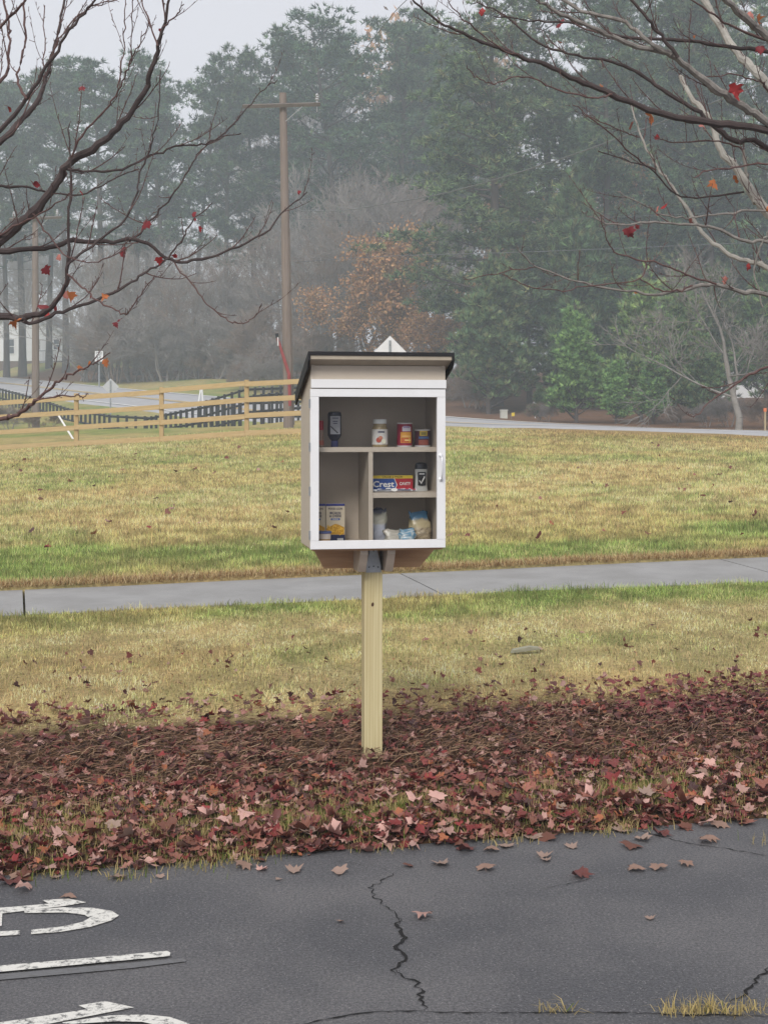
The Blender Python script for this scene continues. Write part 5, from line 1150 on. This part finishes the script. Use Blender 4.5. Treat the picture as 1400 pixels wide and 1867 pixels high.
LL = [([(-260, 640), (-120, 545), (0, 440), (60, 388), (100, 340), (124, 300), (180, 264), (224, 224), (260, 176), (276, 128), (288, 84), (300, 40), (312, -10)], 6.6, 6.2, 24, 5, K),
      ([(-265, 430), (-110, 350), (0, 260), (36, 224), (72, 180), (88, 128), (108, 60), (118, -10)], 6.6, 7.0, 17, 5, K),
      ([(-270, 380), (-120, 330), (0, 236), (48, 180), (80, 132), (120, 68), (160, 16), (180, -12)], 6.6, 6.3, 12, 4, K),
      ([(-280, 260), (-120, 220), (0, 150), (16, 90), (18, 50), (8, 0)], 6.6, 6.9, 9, 4, W_),
      ([(48, 180), (32, 144), (44, 96), (46, 48), (42, -10)], 6.4, 6.5, 6, 4, W_),
      ([(-262, 600), (-120, 500), (0, 460), (80, 454), (132, 440), (192, 442), (260, 440), (312, 474), (360, 474), (408, 460), (480, 426), (520, 384), (560, 350)], 6.6, 6.9, 14, 2.2, K),
      ([(-255, 690), (-120, 600), (0, 578), (40, 580), (72, 572), (100, 552), (120, 516), (124, 484), (126, 400), (130, 312), (126, 226)], 6.6, 6.3, 20, 2.5, K),
      ([(124, 484), (168, 448), (216, 412), (244, 368), (256, 320), (276, 264), (288, 216), (294, 128)], 6.38, 6.6, 6, 2.2, K),
      ([(40, 580), (60, 588), (116, 568), (172, 548), (224, 524), (260, 500), (300, 476), (330, 440), (350, 405), (390, 370)], 6.42, 6.7, 9, 2.2, K),
      ([(312, 474), (345, 512), (372, 548), (410, 580), (440, 590), (465, 578), (477, 553)], 6.78, 6.6, 3.4, 2, W_),
      ([(124, 500), (150, 522), (176, 548), (212, 566), (232, 572), (256, 536), (280, 506)], 6.36, 6.1, 4.5, 2, W_),
      ([(124, 308), (176, 314), (224, 308), (276, 284), (328, 266), (376, 262), (412, 240), (444, 204), (476, 168), (504, 146)], 6.38, 6.9, 5.5, 2, K),
      ([(236, 440), (256, 424), (280, 396), (312, 360), (344, 312), (366, 276), (400, 250), (440, 245)], 6.75, 7.0, 5, 2, K),
      ([(126, 290), (160, 236), (200, 192), (224, 148), (240, 112), (258, 76), (272, 40)], 6.38, 6.1, 5, 2, W_),
      ([(214, 160), (226, 100), (228, 40), (231, -10)], 6.2, 6.2, 3, 2, W_), ([(240, 112), (240, 60), (243, -5)], 6.2, 6.1, 2.6, 2, W_),
      ([(288, 84), (272, 40), (255, -5)], 6.25, 6.35, 4, 2.5, W_), ([(296, 50), (320, 30), (334, 10)], 6.2, 6.1, 3.5, 2, W_),
      ([(-250, 880), (-100, 805), (0, 767), (26, 758), (54, 740), (66, 730), (96, 704), (120, 688), (148, 674), (176, 660), (202, 644)], 6.6, 6.1, 11, 2, W_),
      ([(66, 730), (100, 724), (136, 722), (152, 723), (164, 716)], 6.3, 6.2, 4, 1.8, W_),
      ([(-262, 470), (-120, 380), (0, 342), (60, 342), (100, 352), (160, 352), (224, 320), (256, 308)], 6.6, 7.1, 7, 2, K),
      ([(60, 390), (84, 420), (110, 456), (150, 478), (200, 470), (250, 440)], 6.42, 6.3, 4, 2, W_), ([(-120, 520), (0, 430), (50, 402), (96, 378), (130, 350)], 6.6, 6.2, 6, 2, W_),
      ([(88, 128), (100, 90), (130, 40), (176, 10), (212, 0)], 6.9, 6.8, 4, 2, W_), ([(30, 235), (70, 150), (80, 110), (82, 10)], 6.5, 6.8, 3.5, 2, W_), ([(-160, 120), (-40, 80), (30, 20), (60, -20)], 6.6, 6.4, 8, 4, W_)]
LV = [(148, 158, 16, 'd'), (14, 193, 20, 'r'), (58, 330, 22, 'd'), (150, 350, 16, 'r'), (268, 403, 24, 'd'), (350, 392, 20, 'd'), (362, 414, 14, 'r'), (228, 455, 22, 'd'), (290, 470, 18, 'r'), (82, 488, 22, 'd'), (118, 530, 30, 'p'), (126, 534, 24, 'o'),
      (98, 552, 30, 'r'), (84, 566, 26, 'r'), (72, 556, 26, 'd'), (28, 582, 28, 'o'), (190, 537, 16, 'o'), (167, 540, 12, 'r'), (322, 463, 16, 'r'), (192, 655, 20, 'o'), (165, 661, 13, 'o'), (148, 668, 13, 'o'), (222, 582, 14, 'd'), (210, 588, 14, 'd'), (110, 468, 14, 'p'), (293, 52, 10, 'r'), (545, 348, 10, 'd')]
maple('young bare maple with dark limbs and few red leaves overhanging the board fence view', -290, 6.6, LL, LV, K, 31, -420)
RL = [([(750, 0), (790, 32), (845, 62), (900, 85), (945, 102), (995, 118), (1050, 145), (1115, 172), (1180, 200), (1245, 215), (1325, 228), (1400, 238), (1520, 290), (1690, 420)][::-1], 7.4, 6.6, 20, 3.5, K),
      ([(808, -10), (845, 35), (900, 80), (945, 100)][::-1], 6.8, 6.6, 3.5, 2, W_),
      ([(900, 30), (980, 38), (1050, 45), (1130, 65), (1240, 72), (1320, 85), (1400, 95), (1520, 150), (1690, 260)][::-1], 7.4, 7.0, 12, 2.4, K),
      ([(980, 0), (1020, 25), (1090, 55), (1150, 82), (1215, 95), (1250, 120), (1300, 160), (1350, 192), (1400, 225), (1520, 330), (1690, 500)][::-1], 7.4, 6.7, 22, 5, G_),
      ([(1000, -20), (1060, 20), (1140, 42), (1180, 75), (1225, 100)][::-1], 6.9, 7.1, 9, 7, G_),
      ([(1140, -12), (1180, 35), (1205, 65), (1235, 105)][::-1], 6.9, 6.8, 8, 6, K),
      ([(1310, -15), (1355, 30), (1400, 70), (1540, 200), (1690, 330)][::-1], 7.4, 7.0, 22, 12, G_),
      ([(870, 5), (920, 28), (980, 80), (1050, 100), (1125, 115), (1175, 140), (1225, 175), (1275, 205), (1300, 230), (1345, 260), (1400, 272), (1690, 480)][::-1], 7.4, 7.2, 13, 2.4, K),
      ([(850, 120), (870, 142), (900, 152), (945, 140), (980, 148), (1020, 165), (1080, 178), (1115, 172)][::-1], 6.95, 6.7, 4, 2, W_),
      ([(1240, 140), (1265, 185), (1295, 220), (1315, 275), (1345, 310), (1375, 360), (1400, 385), (1540, 520), (1690, 640)][::-1], 7.4, 7.9, 26, 9, M_pale),
      ([(1270, -20), (1300, 30), (1340, 90), (1370, 125), (1400, 155), (1540, 330), (1690, 470)][::-1], 7.4, 8.2, 22, 13, M_pale),
      ([(1355, 272), (1360, 320), (1365, 345), (1400, 382)][::-1], 7.75, 7.6, 9, 6, M_pale),
      ([(1150, 190), (1165, 237), (1190, 295), (1225, 340), (1255, 385), (1290, 435), (1340, 470), (1385, 480), (1400, 492), (1540, 600), (1690, 700)][::-1], 7.4, 8.0, 14, 3, M_pale),
      ([(940, 450), (975, 485), (1050, 512), (1130, 530), (1200, 536), (1260, 525), (1305, 518), (1350, 532), (1400, 538), (1540, 610), (1690, 720)][::-1], 7.4, 6.8, 13, 2, G_),
      ([(845, 510), (920, 495), (975, 487)][::-1], 6.9, 6.8, 2.4, 1.6, W_), ([(915, 500), (960, 520), (1015, 530), (1080, 520), (1165, 507), (1178, 480)], 6.7, 6.9, 2, 3, W_), ([(1165, 507), (1200, 528), (1240, 528), (1262, 520)], 6.9, 6.95, 3, 4, W_),
      ([(1092, 390), (1105, 430), (1115, 455), (1150, 470), (1200, 480), (1250, 500), (1305, 518)][::-1], 7.0, 6.7, 4.5, 2, W_),
      ([(1090, 275), (1150, 295), (1190, 310), (1230, 355), (1280, 360), (1355, 350)][::-1], 7.6, 7.2, 4.5, 2, K),
      ([(1060, 385), (1080, 398), (1125, 410), (1180, 405), (1250, 410), (1300, 415), (1360, 440), (1400, 442), (1540, 500), (1690, 600)][::-1], 7.4, 6.9, 10, 2, G_),
      ([(1125, 350), (1165, 370), (1220, 395), (1270, 395), (1325, 390), (1400, 385), (1540, 420)][::-1], 7.5, 7.1, 6, 2, G_),
      ([(1195, 250), (1225, 260), (1270, 257), (1320, 260), (1355, 272)][::-1], 7.6, 7.2, 4, 2, W_), ([(1265, 325), (1290, 312), (1340, 305), (1400, 298), (1560, 330)][::-1], 7.4, 7.1, 5, 2, W_), ([(1285, 140), (1340, 137), (1385, 150), (1400, 165), (1480, 260)][::-1], 7.5, 7.2, 5, 2, W_),
      ([(1262, 761), (1300, 728), (1350, 695), (1400, 668), (1560, 640), (1690, 700)][::-1], 7.4, 6.8, 8, 2, W_), ([(1230, -20), (1290, 20), (1340, 50), (1400, 75)][::-1], 7.3, 7.0, 6, 3, W_), ([(940, -15), (1000, 12), (1060, 50), (1100, 62)][::-1], 7.0, 6.9, 4, 2, W_), ([(1045, 190), (1110, 240), (1160, 290), (1195, 310)][::-1], 7.6, 7.3, 4, 2, W_),
      ([(1390, 560), (1376, 500), (1385, 450), (1400, 420)], 7.4, 7.2, 3, 4, M_pale), ([(1090, 225), (1060, 205), (1120, 235), (1150, 245), (1165, 250)][::-1], 7.4, 7.2, 3, 1.6, W_)]
RV = [(875, 18, 18, 'r'), (1025, 38, 22, 'd'), (1340, 155, 36, 'r'), (1378, 32, 26, 'o'), (1365, 22, 20, 'p'), (1385, 84, 20, 'd'), (1185, 212, 26, 'o'), (1280, 226, 18, 'p'), (1098, 155, 16, 'o'), (1195, 248, 12, 'r'), (1215, 372, 20, 'r'), (1196, 381, 18, 'p'), (1143, 418, 26, 'd'), (1159, 411, 14, 'd'), (1300, 328, 24, 'o'), (1338, 322, 20, 'o'),
      (1255, 402, 16, 'p'), (1326, 508, 20, 'p'), (1367, 483, 18, 'r'), (1396, 382, 16, 'o'), (1262, 65, 12, 'o'), (1152, 225, 20, 'p'), (1160, 530, 12, 'o'), (1018, 75, 12, 'p')]
maple('young maple with grey limbs and scattered red leaves overhanging the dense wood view', 1720, 7.4, RL, RV, G_, 47, -420)

# ------------------------------------------------------------------ misty air
m_hz = bpy.data.materials.new('misty air'); m_hz.use_nodes = True; nt = m_hz.node_tree; nt.nodes.clear()
ou = nt.nodes.new('ShaderNodeOutputMaterial'); pv = nt.nodes.new('ShaderNodeVolumePrincipled')
pv.inputs['Color'].default_value = (.80, .91, 1.0, 1); pv.inputs['Density'].default_value = .0021; pv.inputs['Anisotropy'].default_value = .0
nt.links.new(pv.outputs[0], ou.inputs['Volume'])
hz_ = MB().box(-420, 420, -110, 430, -3, 52).build('haze', m_hz); tag(hz_, 'thin even mist hanging over the whole place', 'haze', kind='stuff')
